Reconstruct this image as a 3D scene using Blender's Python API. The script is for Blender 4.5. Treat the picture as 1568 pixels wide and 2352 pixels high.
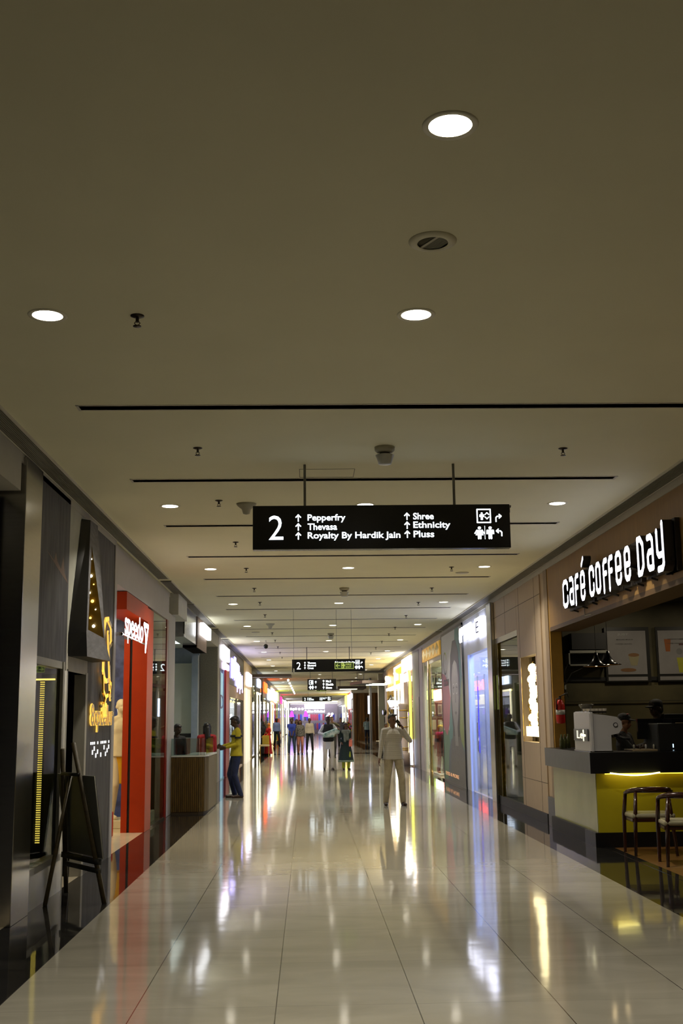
import bpy, bmesh, math, random
from mathutils import Vector, Matrix
random.seed(7)
PI = math.pi
for o in list(bpy.data.objects): bpy.data.objects.remove(o, do_unlink=True)
C = bpy.context.scene.collection

# ------------------------------------------------------------------ camera, world, exposure
cam_d = bpy.data.cameras.new('camera'); cam = bpy.data.objects.new('camera', cam_d); C.objects.link(cam)
cam_d.sensor_fit = 'VERTICAL'; cam_d.sensor_height = 36.0; cam_d.lens = 2600.0 / 2352.0 * 36.0
cam_d.clip_end = 400; cam_d.clip_start = 0.05
Rwc = Matrix(((0.99947996, -0.02949267, -0.01303785), (0.00749624, -0.18073716, 0.98350287), (-0.03136255, -0.98308914, -0.18042208)))
cam.matrix_world = Matrix.Translation((0, 0, 1.6)) @ Rwc.transposed().to_4x4()
sc = bpy.context.scene; sc.camera = cam
sc.view_settings.view_transform = 'Standard'; sc.view_settings.look = 'None'
sc.view_settings.gamma = 1.0; sc.view_settings.exposure = 0.0; sc.view_settings.use_curve_mapping = False
w = bpy.data.worlds.new('world'); sc.world = w; w.use_nodes = True
w.node_tree.nodes['Background'].inputs[0].default_value = (0.10, 0.09, 0.07, 1)
w.node_tree.nodes['Background'].inputs[1].default_value = 0.3
LAMP = 14.0           # glow of the downlight diffusers seen from the side
LAMP_W = 28.0         # watts of each downlight's reflector beam
SIGN = 1.0            # common gain of the shop signs

# ------------------------------------------------------------------ materials (all procedural)
_m = {}
def M(name, col=(.5, .5, .5), rough=.5, metal=0., emit=None, es=0., var=.08, scale=6., bump=0., spec=.5, coat=0., stretch=None, col2=None):
    if name in _m: return _m[name]
    m = bpy.data.materials.new(name); m.use_nodes = True; nt = m.node_tree; N = nt.nodes; L = nt.links
    b = N['Principled BSDF']
    b.inputs['Roughness'].default_value = rough; b.inputs['Metallic'].default_value = metal
    b.inputs['Specular IOR Level'].default_value = spec; b.inputs['Coat Weight'].default_value = coat
    b.inputs['Coat Roughness'].default_value = .08
    tc = N.new('ShaderNodeTexCoord'); mp = N.new('ShaderNodeMapping'); L.new(tc.outputs['Object'], mp.inputs[0])
    if stretch: mp.inputs['Scale'].default_value = stretch
    nz = N.new('ShaderNodeTexNoise'); nz.inputs['Scale'].default_value = scale; nz.inputs['Detail'].default_value = 4
    L.new(mp.outputs[0], nz.inputs['Vector'])
    cr = N.new('ShaderNodeValToRGB'); L.new(nz.outputs['Fac'], cr.inputs[0])
    c2 = col2 or tuple(min(1, c * (1 + var)) for c in col); c1 = tuple(c * (1 - var) for c in col)
    cr.color_ramp.elements[0].position = .3; cr.color_ramp.elements[1].position = .7
    cr.color_ramp.elements[0].color = (*c1, 1); cr.color_ramp.elements[1].color = (*c2, 1)
    L.new(cr.outputs[0], b.inputs['Base Color'])
    if bump:
        bp = N.new('ShaderNodeBump'); bp.inputs['Strength'].default_value = bump; bp.inputs['Distance'].default_value = .01
        L.new(nz.outputs['Fac'], bp.inputs['Height']); L.new(bp.outputs[0], b.inputs['Normal'])
    if emit:
        b.inputs['Emission Color'].default_value = (*emit, 1); b.inputs['Emission Strength'].default_value = es
    _m[name] = m; return m
def G(name, tint=(.9, .95, .95), refl=.09):
    """architectural glass: see-through with a fresnel mirror coat"""
    if name in _m: return _m[name]
    m = bpy.data.materials.new(name); m.use_nodes = True; nt = m.node_tree; N = nt.nodes; L = nt.links
    N.remove(N['Principled BSDF']); out = N['Material Output']
    tr = N.new('ShaderNodeBsdfTransparent'); tr.inputs[0].default_value = (*tint, 1)
    gl = N.new('ShaderNodeBsdfGlossy'); gl.inputs['Roughness'].default_value = .01; gl.inputs[0].default_value = (1, 1, 1, 1)
    fr = N.new('ShaderNodeFresnel'); ge = N.new('ShaderNodeNewGeometry'); io = N.new('ShaderNodeMath'); io.operation = 'MULTIPLY_ADD'; io.inputs[1].default_value = -.8333; io.inputs[2].default_value = 1.5
    L.new(ge.outputs['Backfacing'], io.inputs[0]); L.new(io.outputs[0], fr.inputs[0])
    ad = N.new('ShaderNodeMath'); ad.operation = 'MULTIPLY_ADD'; ad.inputs[1].default_value = .4; ad.inputs[2].default_value = refl * .5
    ad.use_clamp = True
    L.new(fr.outputs[0], ad.inputs[0])
    mx = N.new('ShaderNodeMixShader'); L.new(ad.outputs[0], mx.inputs[0]); L.new(tr.outputs[0], mx.inputs[1]); L.new(gl.outputs[0], mx.inputs[2])
    L.new(mx.outputs[0], out.inputs[0]); _m[name] = m; return m
def tile_mat(name, c1, c2, line, x0, y0, tx, ty, rough, wl=.004, wt=.0025, transcol=None):
    m = bpy.data.materials.new(name); m.use_nodes = True; nt = m.node_tree; N = nt.nodes; L = nt.links; b = N['Principled BSDF']
    geo = N.new('ShaderNodeNewGeometry'); sp = N.new('ShaderNodeSeparateXYZ'); L.new(geo.outputs['Position'], sp.inputs[0])
    def mth(op, a, bb=None, v=None):
        n = N.new('ShaderNodeMath'); n.operation = op
        L.new(a, n.inputs[0])
        if bb is not None: L.new(bb, n.inputs[1])
        if v is not None: n.inputs[1].default_value = v
        return n.outputs[0]
    def edge(s, o, t, wd):
        f = mth('FRACT', mth('DIVIDE', mth('SUBTRACT', s, v=o), v=t))
        d = mth('ABSOLUTE', mth('SUBTRACT', f, v=.5))
        return mth('GREATER_THAN', d, v=.5 - wd / t)
    ex = edge(sp.outputs[0], x0, tx, wl); ey = edge(sp.outputs[1], y0, ty, wt)
    mp = N.new('ShaderNodeMapping'); mp.inputs['Scale'].default_value = (.6, 1.5, 1); L.new(geo.outputs['Position'], mp.inputs[0])
    nz = N.new('ShaderNodeTexNoise'); nz.inputs['Scale'].default_value = 1.6; nz.inputs['Detail'].default_value = 9; nz.inputs['Distortion'].default_value = .9
    L.new(mp.outputs[0], nz.inputs['Vector'])
    cr = N.new('ShaderNodeValToRGB'); cr.color_ramp.elements[0].position = .32; cr.color_ramp.elements[1].position = .68
    cr.color_ramp.elements[0].color = (*c1, 1); cr.color_ramp.elements[1].color = (*c2, 1); L.new(nz.outputs['Fac'], cr.inputs[0])
    # per-tile tone
    fx = mth('FLOOR', mth('DIVIDE', mth('SUBTRACT', sp.outputs[0], v=x0), v=tx)); fy = mth('FLOOR', mth('DIVIDE', mth('SUBTRACT', sp.outputs[1], v=y0), v=ty))
    cb = N.new('ShaderNodeCombineXYZ'); L.new(fx, cb.inputs[0]); L.new(fy, cb.inputs[1])
    wn = N.new('ShaderNodeTexWhiteNoise'); L.new(cb.outputs[0], wn.inputs['Vector'])
    tv = mth('MULTIPLY_ADD', wn.outputs['Value'], v=.10); tv.node.inputs[2].default_value = .93
    mt = N.new('ShaderNodeMixRGB'); mt.blend_type = 'MULTIPLY'; mt.inputs[0].default_value = 1; L.new(cr.outputs[0], mt.inputs[1])
    cv = N.new('ShaderNodeCombineXYZ'); [L.new(tv, cv.inputs[i]) for i in range(3)]; L.new(cv.outputs[0], mt.inputs[2])
    m1 = N.new('ShaderNodeMixRGB'); L.new(ey, m1.inputs[0]); L.new(mt.outputs[0], m1.inputs[1]); m1.inputs[2].default_value = (*(transcol or line), 1)
    m2 = N.new('ShaderNodeMixRGB'); L.new(ex, m2.inputs[0]); L.new(m1.outputs[0], m2.inputs[1]); m2.inputs[2].default_value = (*line, 1)
    L.new(m2.outputs[0], b.inputs['Base Color'])
    # slight waviness of the polish
    n2 = N.new('ShaderNodeTexNoise'); n2.inputs['Scale'].default_value = 2.2; n2.inputs['Detail'].default_value = 2; L.new(geo.outputs['Position'], n2.inputs['Vector'])
    bp = N.new('ShaderNodeBump'); bp.inputs['Strength'].default_value = .12; bp.inputs['Distance'].default_value = .01; L.new(n2.outputs['Fac'], bp.inputs['Height']); L.new(bp.outputs[0], b.inputs['Normal'])
    b.inputs['Roughness'].default_value = rough; b.inputs['Specular IOR Level'].default_value = .32
    _m[name] = m; return m

# ------------------------------------------------------------------ mesh builder
class MB:
    def __init__(s): s.bm = bmesh.new(); s.mats = []
    def mi(s, m):
        if m not in s.mats: s.mats.append(m)
        return s.mats.index(m)
    def faces(s, vs, fs, m, smooth=False):
        i = s.mi(m); bv = [s.bm.verts.new(v) for v in vs]
        for f in fs:
            try: fc = s.bm.faces.new([bv[k] for k in f]); fc.material_index = i; fc.smooth = smooth
            except ValueError: pass
        return s
    def box(s, x0, x1, y0, y1, z0, z1, m):
        v = [(x, y, z) for x in (x0, x1) for y in (y0, y1) for z in (z0, z1)]
        return s.faces(v, [(0, 1, 3, 2), (4, 6, 7, 5), (0, 4, 5, 1), (2, 3, 7, 6), (0, 2, 6, 4), (1, 5, 7, 3)], m)
    def tube(s, p0, p1, r0, m, r1=None, n=12, caps=True):
        r1 = r0 if r1 is None else r1; p0 = Vector(p0); p1 = Vector(p1); d = (p1 - p0).normalized()
        a = d.orthogonal().normalized(); b = d.cross(a); vs = []
        for p, r in ((p0, r0), (p1, r1)):
            for k in range(n): t = 2 * PI * k / n; vs.append(p + a * r * math.cos(t) + b * r * math.sin(t))
        fs = [(k, (k + 1) % n, n + (k + 1) % n, n + k) for k in range(n)]
        s.faces(vs, fs, m, True)
        if caps: s.faces(vs, [tuple(range(n))[::-1], tuple(range(n, 2 * n))], m)
        return s
    def path(s, pts, r, m, n=8, closed=False):
        pts = [Vector(p) for p in pts]; N = len(pts); rr = r if isinstance(r, (list, tuple)) else [r] * N
        vs = []; up = None
        for i, p in enumerate(pts):
            a = pts[i - 1] if (i or closed) else p; b = pts[(i + 1) % N] if (i < N - 1 or closed) else p
            d = (b - a).normalized()
            if up is None: up = d.orthogonal().normalized()
            up = (up - d * up.dot(d)).normalized(); q = d.cross(up)
            for k in range(n): t = 2 * PI * k / n; vs.append(p + up * rr[i] * math.cos(t) + q * rr[i] * math.sin(t))
        fs = []
        for i in range(N if closed else N - 1):
            j = (i + 1) % N
            for k in range(n): fs.append((i * n + k, i * n + (k + 1) % n, j * n + (k + 1) % n, j * n + k))
        if not closed: fs += [tuple(range(n))[::-1], tuple(range((N - 1) * n, N * n))]
        return s.faces(vs, fs, m, True)
    def lathe(s, prof, c, m, n=20, caps=True, sx=1., sy=1.):
        vs = []
        for r, z in prof:
            for k in range(n): t = 2 * PI * k / n; vs.append((c[0] + r * sx * math.cos(t), c[1] + r * sy * math.sin(t), c[2] + z))
        fs = [(i * n + k, i * n + (k + 1) % n, (i + 1) * n + (k + 1) % n, (i + 1) * n + k) for i in range(len(prof) - 1) for k in range(n)]
        s.faces(vs, fs, m, True)
        if caps: s.faces(vs, [tuple(range(n))[::-1], tuple(range((len(prof) - 1) * n, len(prof) * n))], m)
        return s
    def ball(s, c, r, m, nu=12, nv=8):
        if not isinstance(r, (tuple, list)): r = (r, r, r)
        prof = [(math.sin(PI * i / nv), -math.cos(PI * i / nv)) for i in range(nv + 1)]
        vs = []
        for q, z in prof:
            for k in range(nu): t = 2 * PI * k / nu; vs.append((c[0] + r[0] * q * math.cos(t), c[1] + r[1] * q * math.sin(t), c[2] + r[2] * z))
        fs = [(i * nu + k, i * nu + (k + 1) % nu, (i + 1) * nu + (k + 1) % nu, (i + 1) * nu + k) for i in range(nv) for k in range(nu)]
        return s.faces(vs, fs, m, True)
    def prism(s, pts, o, ux, uy, d, m, mside=None):
        """flat outline pts (u,v) at o, extruded by d against its normal; front face uses m"""
        o = Vector(o); ux = Vector(ux); uy = Vector(uy); n = ux.cross(uy).normalized()
        f = [o + ux * u + uy * v for u, v in pts]; b = [p - n * d for p in f]; k = len(pts)
        s.faces(f, [tuple(range(k))], m)
        s.faces(f + b, [(i, k + i, k + (i + 1) % k, (i + 1) % k) for i in range(k)] + [tuple(range(k, 2 * k))[::-1]], mside or m)
        return s
    def ribbon(s, paths, wd, o, ux, uy, d, m, mside=None, nj=12):
        for P in paths:
            for i in range(len(P) - 1):
                a = Vector(P[i]); b = Vector(P[i + 1]); t = (b - a)
                if t.length < 1e-6: continue
                t.normalize(); q = Vector((-t.y, t.x)) * wd / 2
                s.prism([a - q, b - q, b + q, a + q], o, ux, uy, d, m, mside)
            for p in P:
                s.prism([(p[0] + wd / 2 * math.cos(2 * PI * k / nj), p[1] + wd / 2 * math.sin(2 * PI * k / nj)) for k in range(nj)], o, ux, uy, d, m, mside)
        return s
    def text(s, body, o, ux, uy, wdt, hgt, m, depth=.006, bold=0., sp=1.):
        cu = bpy.data.curves.new('t', 'FONT'); cu.body = body; cu.size = 1; cu.offset = bold; cu.extrude = .5; cu.space_character = sp; cu.resolution_u = 3
        ob = bpy.data.objects.new('t', cu); C.objects.link(ob); dg = bpy.context.evaluated_depsgraph_get(); dg.update()
        me = bpy.data.meshes.new_from_object(ob.evaluated_get(dg)); bpy.data.objects.remove(ob, do_unlink=True)
        if not len(me.vertices): return s
        xs = [v.co.x for v in me.vertices]; ys = [v.co.y for v in me.vertices]
        x0, x1, y0, y1 = min(xs), max(xs), min(ys), max(ys)
        if hgt is None: k = wdt / (x1 - x0); kx = ky = k
        elif wdt is None: kx = ky = hgt / (y1 - y0)
        else: kx = wdt / (x1 - x0); ky = hgt / (y1 - y0)
        ux = Vector(ux); uy = Vector(uy); n = ux.cross(uy); o = Vector(o); i = s.mi(m)
        bv = [s.bm.verts.new(o + ux * (v.co.x - x0) * kx + uy * (v.co.y - y0) * ky + n * (v.co.z + .5) * depth) for v in me.vertices]
        for p in me.polygons:
            try: f = s.bm.faces.new([bv[k] for k in p.vertices]); f.material_index = i
            except ValueError: pass
        bpy.data.meshes.remove(me); return s
    def build(s, name, parent=None, local=False, bevel=0., merge=False):
        if merge: bmesh.ops.remove_doubles(s.bm, verts=s.bm.verts, dist=1e-5)
        if parent is not None and not local:
            off = root_loc(parent)
            for v in s.bm.verts: v.co -= off
        me = bpy.data.meshes.new(name); s.bm.to_mesh(me); s.bm.free()
        for m in s.mats: me.materials.append(m)
        ob = bpy.data.objects.new(name, me); C.objects.link(ob)
        if parent is not None: ob.parent = parent
        if bevel:
            md = ob.modifiers.new('bevel', 'BEVEL'); md.width = bevel; md.segments = 2; md.limit_method = 'ANGLE'
        return ob
def root_loc(o):
    l = Vector(o.location)
    while o.parent: o = o.parent; l += Vector(o.location)
    return l
def tag(o, label=None, cat=None, group=None, kind=None):
    if label: o['label'] = label
    if cat: o['category'] = cat
    if group: o['group'] = group
    if kind: o['kind'] = kind
    return o
def thing(name, label, cat, loc=(0, 0, 0), rz=0., group=None):
    o = bpy.data.objects.new(name, None); C.objects.link(o); o.location = loc; o.rotation_euler = (0, 0, rz); o.empty_display_size = .1
    return tag(o, label, cat, group)
def struct(name, mb, bevel=0.): return tag(mb.build(name, bevel=bevel), kind='structure')
def dup(root, loc, rz=None, label=None):
    r = root.copy(); C.objects.link(r); r.location = loc
    if rz is not None: r.rotation_euler = (0, 0, rz)
    if label: r['label'] = label
    for ch in list(root.children):
        c = ch.copy(); C.objects.link(c); c.parent = r
        for g in ch.children: d = g.copy(); C.objects.link(d); d.parent = c
    return r
X_, Y_, Z_ = Vector((1, 0, 0)), Vector((0, 1, 0)), Vector((0, 0, 1))

# palette
white_paint = M('white_paint', (.62, .59, .52), .6, var=.03, scale=2)
ceil_paint = M('ceiling_paint', (.86, .825, .605), .75, var=.02, scale=1.5)
grille_m = M('grille_dark', (.11, .10, .085), .6, var=.15, scale=40)
black_m = M('matt_black', (.008, .008, .008), .5, var=.1)
black_gl = M('gloss_black', (.01, .01, .011), .12, var=.1)
steel = M('brushed_steel', (.50, .49, .46), .2, 1., var=.05, stretch=(1, 1, 8))
dsteel = M('dark_steel', (.16, .16, .15), .3, 1., var=.1)
chrome = M('chrome', (.8, .8, .8), .06, 1., var=.02)
gold = M('gold_metal', (.75, .50, .12), .18, 1., var=.1)
glass = G('clear_glass')
glassR = G('reflective_glass', (.75, .8, .78), .22)
granite = tile_mat('black_granite', (.012, .012, .012), (.03, .028, .026), (.05, .05, .05), -1.79, 6.85, 60.0, 1.175, .045, .003, .002)
floor_m = tile_mat('cream_marble_tiles', (.315, .295, .24), (.395, .373, .308), (.07, .065, .055), -1.79, 6.85, .8, 1.175, .075, .0032, .003, (.25, .23, .19))
shopfloor = M('shop_floor_cream', (.6, .52, .38), .1, var=.08, scale=2)
woodfloor = M('brown_wood_floor', (.17, .08, .025), .35, var=.3, scale=4, stretch=(1, 9, 1))
lamp_m = M('lamp_diffuser', (.9, .9, .9), .5, emit=(1.0, .92, .76), es=LAMP)
def EM(name, col=(), s=1.0): return M('glow_' + name, tuple(min(.9, c) for c in col), .5, emit=col, es=(s if s <= 2.5 else 2.5 + (s - 2.5) * .25) * SIGN, var=0)
e_white = EM('white', (.93, .95, 1.0), 9)
e_warm = EM('warm', (1.0, .78, .42), 9)
e_gold = EM('gold', (1.0, .62, .12), 4)
e_blue = EM('violet_blue', (.18, .14, 1.0), 5)
e_ice = EM('ice_blue', (.62, .70, 1.0), 8)
# ================================================================== SETTING
YN, YF = -8.0, 140.0
CZ = 3.9
XL, XR = -2.42, 3.65
struct('floor', MB().box(-1.79, 3.01, YN, YF, -.1, 0, floor_m))
struct('trim_1', MB().box(XL - .02, -1.79, YN, YF, -.1, 0, granite))
struct('trim_2', MB().box(3.01, XR + .02, YN, 55, -.1, 0, granite).box(3.01, XR + .02, 62, YF, -.1, 0, granite))
struct('trim_3', MB().box(-1.79, 9, 55, 56.2, 0, .002, granite))
struct('floor_left', MB().box(-6, XL - .02, YN, YF, -.1, 0, shopfloor))
struct('floor_right', MB().box(XR + .02, 9.5, YN, 17.6, -.1, 0, woodfloor).box(XR + .02, 9.5, 17.6, 55, -.1, 0, shopfloor).box(3.01, 9.5, 55, YF, -.11, -.002, floor_m))
# ceiling with linear slots: strips between the slots, side panels beside them
slots = [8.17 + 2.6 * k for k in range(50)]
cb = MB(); y = YN
for sy in slots:
    cb.box(-6, 9.5, y, sy - .055, CZ, CZ + .1, ceil_paint)
    cb.box(-6, -1.67, sy - .055, sy + .055, CZ, CZ + .1, ceil_paint); cb.box(3.02, 9.5, sy - .055, sy + .055, CZ, CZ + .1, ceil_paint)
    y = sy + .055
cb.box(-6, 9.5, y, YF + 6, CZ, CZ + .1, ceil_paint)
struct('ceiling', cb)
for k, sy in enumerate(slots[:24]):
    t = MB()
    t.box(-1.67, 3.02, sy - .055, sy + .055, CZ + .07, CZ + .1, black_m)
    t.box(-1.69, -1.67, sy - .075, sy + .075, CZ - .004, CZ + .1, white_paint).box(3.02, 3.04, sy - .075, sy + .075, CZ - .004, CZ + .1, white_paint)
    t.box(-1.69, 3.04, sy + .055, sy + .07, CZ - .004, CZ + .08, white_paint).box(-1.69, 3.04, sy - .07, sy - .055, CZ - .004, CZ + .08, white_paint)
    t.box(-1.67, 3.02, sy - .012, sy + .012, CZ + .02, CZ + .07, black_m)
    o = t.build('linear_air_slot')
    nm = ['nearest', 'second', 'third', 'fourth', 'fifth', 'sixth', 'seventh', 'eighth', 'ninth', 'tenth']
    if k < 10: tag(o, 'long narrow black slot across the white ceiling, %s one from the viewer' % nm[k], 'air slot', 'black slots across the ceiling')
    else: tag(o, 'thin black slot across the far end of the ceiling beyond the first ten slots', 'air slot', 'black slots across the ceiling')
tb = MB().box(-1.7, 3.05, 30.5 + 4.0, YF, CZ + .1, CZ + .14, black_m); struct('trim_4', tb)
# walls that close the place
wall_grey = M('wall_grey', (.32, .31, .29), .7, var=.05)
struct('wall_left', MB().box(-6.1, -6, YN, YF, 0, CZ, wall_grey))
struct('wall_right', MB().box(9.5, 9.6, YN, YF, 0, CZ, wall_grey))
struct('wall_back', MB().box(-6, 9.5, YN - .1, YN, 0, CZ, wall_grey))

# perimeter grilles: fine slats under the ceiling edge
def grille(name, x0, x1, segs, side):
    for i, (a, b) in enumerate(segs):
        g = MB().box(x0, x1, a, b, CZ - .012, CZ - .008, grille_m)
        n = 9
        for k in range(n + 1):
            xx = x0 + (x1 - x0) * k / n
            g.box(xx - .003, xx + .003, a, b, CZ - .02, CZ - .008, M('grille_slat', (.24, .225, .18), .5))
        g.box(x0 - .012, x0, a, b, CZ - .022, CZ, white_paint).box(x1, x1 + .012, a, b, CZ - .022, CZ, white_paint)
        o = g.build(name)
        where = ['running from the viewer', 'starting past the first gap', 'third piece along', 'fourth piece along', 'far piece reaching down the corridor'][min(i, 4)]
        tag(o, 'long dark ceiling grille by the %s shops, %s' % (side, where), 'air grille', 'grilles along the ceiling edges')
grille('ceiling_grille', -2.40, -2.24, [(YN, 18.4), (18.7, 22.3), (22.45, 28.2), (28.7, 31.8), (32.3, 90)], 'left')
grille('ceiling_grille', 3.44, 3.61, [(YN, 30.0), (30.3, 54)], 'right')

# downlights
def downlight(label, loc):
    t = thing('downlight', label, 'ceiling light', loc, group='round ceiling downlights')
    MB().lathe([(.086, -.004), (.108, -.007), (.112, -.001), (.112, .0), (.086, .001)], (0, 0, 0), M('ring_paint', (.88, .85, .7), .5), 28, False).build('trim_ring', t, True)
    MB().lathe([(.0865, .0), (.0865, -.003), (.0, -.0032)], (0, 0, 0), lamp_m, 28).build('diffuser', t, True)
    ld = bpy.data.lights.new('reflector_beam', 'AREA'); ld.shape = 'DISK'; ld.size = .16; ld.energy = LAMP_W; ld.color = (1.0, .92, .76); ld.spread = math.radians(125)
    lo = bpy.data.objects.new('reflector_beam', ld); C.objects.link(lo); lo.parent = t; lo.location = (0, 0, -.006)
    return t
rows = [6.22, 12.1, 17.3, 22.64, 28.05, 33.5, 38.9, 44.0, 48.9, 53.9, 58.8, 64.2, 69.6, 80, 90, 102, 116, 130]
d0 = downlight('round bright downlight nearest the viewer, alone at the top of the picture', (.58, 4.1, CZ))
rn = {6.22: 'first full row', 12.1: 'row just above the big hanging sign', 17.3: 'row just below the big hanging sign', 22.64: 'second row beyond the big sign', 28.05: 'third row beyond the big sign', 33.5: 'fourth row beyond the big sign'}
for yy in rows:
    for xx, cn in ((-1.47, 'left'), (.645, 'middle'), (2.75, 'right')):
        lb = 'round lit downlight, %s of the %s' % (cn, rn[yy]) if yy in rn else ('small round lit downlight far down the corridor, %s row of lamps' % cn if yy > 34 else 'round downlight above and behind the viewer, %s lamp' % cn)
        dup(d0, (xx, yy, CZ), None, lb)
for ch in d0.children:
    if ch.type == 'LIGHT': ch.data = ch.data.copy(); ch.data.energy = LAMP_W * .4
low = [q for q in d0.children if q.type == 'LIGHT'][0].data.copy(); low.energy = LAMP_W * .85
for o_ in [q for q in C.objects if q.name.startswith('downlight') and abs(q.location.y - 6.22) < .1]:
    for ch in o_.children:
        if ch.type == 'LIGHT': ch.data = low
# sprinklers
def sprinkler(label, loc):
    t = thing('sprinkler', label, 'sprinkler', loc, group='small ceiling sprinklers')
    sm = M('sprinkler_metal', (.05, .04, .03), .35, .8)
    MB().lathe([(.04, 0), (.04, -.004), (.02, -.012), (.0, -.012)], (0, 0, 0), sm, 16).build('cover_plate', t, True)
    b = MB().tube((0, 0, -.01), (0, 0, -.04), .01, sm)
    b.path([(-.004, 0, -.03), (-.016, 0, -.045), (-.004, 0, -.062)], .003, sm, 6).path([(.004, 0, -.03), (.016, 0, -.045), (.004, 0, -.062)], .003, sm, 6)
    fr_ = b.build('frame', t, True)
    MB().lathe([(.0, -.062), (.024, -.062), (.024, -.066), (0, -.066)], (0, 0, 0), sm, 12).build('deflector', fr_, True)
    return t
s0 = sprinkler('tiny dark sprinkler on the ceiling by the nearest left downlight', (-.96, 6.23, CZ))
nn = 0
for xx, cn, ys in ((-.92, 'left', [9.45, 11.8, 14.65, 17.24, 19.91, 22.31, 25, 27.96, 30.2, 33, 36, 39, 42]), (2.24, 'right', [9.54, 17.3, 20.11, 22.62, 25.5, 28.78, 31, 34, 37, 40])):
    for i, yy in enumerate(ys):
        dup(s0, (xx, yy, CZ), None, 'tiny dark ceiling sprinkler, number %s along the %s line' % (['one', 'two', 'three', 'four', 'five', 'six', 'seven', 'eight', 'nine', 'ten', 'eleven', 'twelve', 'thirteen'][i], cn))
# smoke detectors, speaker, hatch
cream_pl = M('cream_plastic', (.42, .40, .31), .5, var=.03)
def detector(loc, label):
    t = thing('smoke_detector', label, 'smoke detector', loc)
    MB().lathe([(.0, 0), (.088, 0), (.085, -.03), (.07, -.045), (.06, -.05), (0, -.05)], (0, 0, 0), cream_pl, 24).build('base', t, True)
    MB().lathe([(.045, -.05), (.042, -.075), (.0, -.075)], (0, 0, 0), grille_m, 16).build('sensor', t, True)
    MB().lathe([(.082, -.072), (.07, -.10), (.055, -.15), (0, -.152)], (0, 0, 0), M('frosted_cup', (.5, .5, .46), .3), 20).build('test_cup', t, True)
    return t
detector((.68, 9.46, CZ), 'cream smoke detector with a cup under it above the big hanging sign')
detector((.67, 20.0, CZ), 'small smoke detector on the ceiling just below the big hanging sign')
detector((.65, 30.75, CZ), 'tiny smoke detector at the ceiling above the second hanging sign')
def cone_det(loc, label):
    t = thing('beam_detector', label, 'detector', loc)
    MB().lathe([(0, 0), (.1, 0), (.1, -.02), (.05, -.06), (.035, -.11), (0, -.12)], (0, 0, 0), cream_pl, 20).build('cone', t, True)
    MB().lathe([(0, -.001), (.108, -.001), (.108, -.008), (0, -.008)], (0, 0, 0), cream_pl, 20).build('base', t, True)
cone_det((-.64, 12.0, CZ), 'cream cone shaped detector left of the big hanging sign rods')
cone_det((-.88, 27.4, CZ), 'small cream cone shaped detector above the second hanging sign')
t = thing('ceiling_speaker', 'round louvred ceiling speaker between the two nearest middle downlights', 'speaker', (.63, 5.2, CZ))
MB().lathe([(.075, -.012), (.085, -.016), (.118, -.004), (.118, 0), (.075, 0)], (0, 0, 0), M('speaker_rim', (.78, .74, .56), .5), 32, False).build('rim', t, True)
g = MB().lathe([(0, .0), (.078, .0), (.078, -.004), (0, -.004)], (0, 0, 0), M('speaker_dark', (.10, .09, .05), .6), 28)
for k in range(9):
    u = -.062 + .0085 * k; hw = math.sqrt(max(.0, .0745 ** 2 - u * u))
    a = math.radians(118); ca, sa = math.cos(a), math.sin(a)
    def rt(p, q): return (p * ca - q * sa, p * sa + q * ca)
    w2 = .0018; pts = [rt(-hw, u - w2), rt(hw, u - w2), rt(hw, u + w2), rt(-hw, u + w2)]
    g.prism([(p[0], -p[1]) for p in pts][::-1], (0, 0, -.009), (1, 0, 0), (0, -1, 0), .005, M('speaker_louvre', (.36, .34, .26), .5))
pts = [rt(-.076, .012), rt(.076, .012), rt(.076, .026), rt(-.076, .026)]
g.prism([(p[0], -p[1]) for p in pts][::-1], (0, 0, -.011), (1, 0, 0), (0, -1, 0), .007, M('speaker_ring', (.5, .47, .38), .5))
g.build('louvre', t, True)
for (x, y, l) in ((2.5, 18.0, 'flat round blank plate on the ceiling at the right near the third slot row'), (-1.35, 30.0, 'flat round plate on the ceiling above the left shops far down')):
    tag(MB().lathe([(0, 0), (.11, 0), (.1, -.01), (0, -.012)], (x, y, CZ), M('speaker_ring', (.5, .47, .38), .5), 24).build('ceiling_plate'), l, 'ceiling plate')
h = MB(); hm = M('hatch_gap', (.12, .11, .08), .7)
for a in ((-.06, .46, 10.3, 10.305), (-.06, .46, 10.66, 10.665), (-.06, -.055, 10.3, 10.66), (.455, .46, 10.3, 10.66)): h.box(*a, CZ - .002, CZ, hm)
h.box(-.05, .45, 10.31, 10.65, CZ - .0015, CZ, ceil_paint)
tag(h.build('access_hatch'), 'square access hatch in the ceiling behind the left rod of the big sign', 'hatch')
t = thing('dome_camera', 'small dark security camera hanging from the ceiling at the left before the second sign', 'camera', (-1.2, 33.2, CZ))
MB().tube((0, 0, 0), (0, 0, -.12), .015, white_paint).build('stem', t, True); MB().ball((0, 0, -.17), .07, black_gl).build('lens_dome', t, True)

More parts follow.
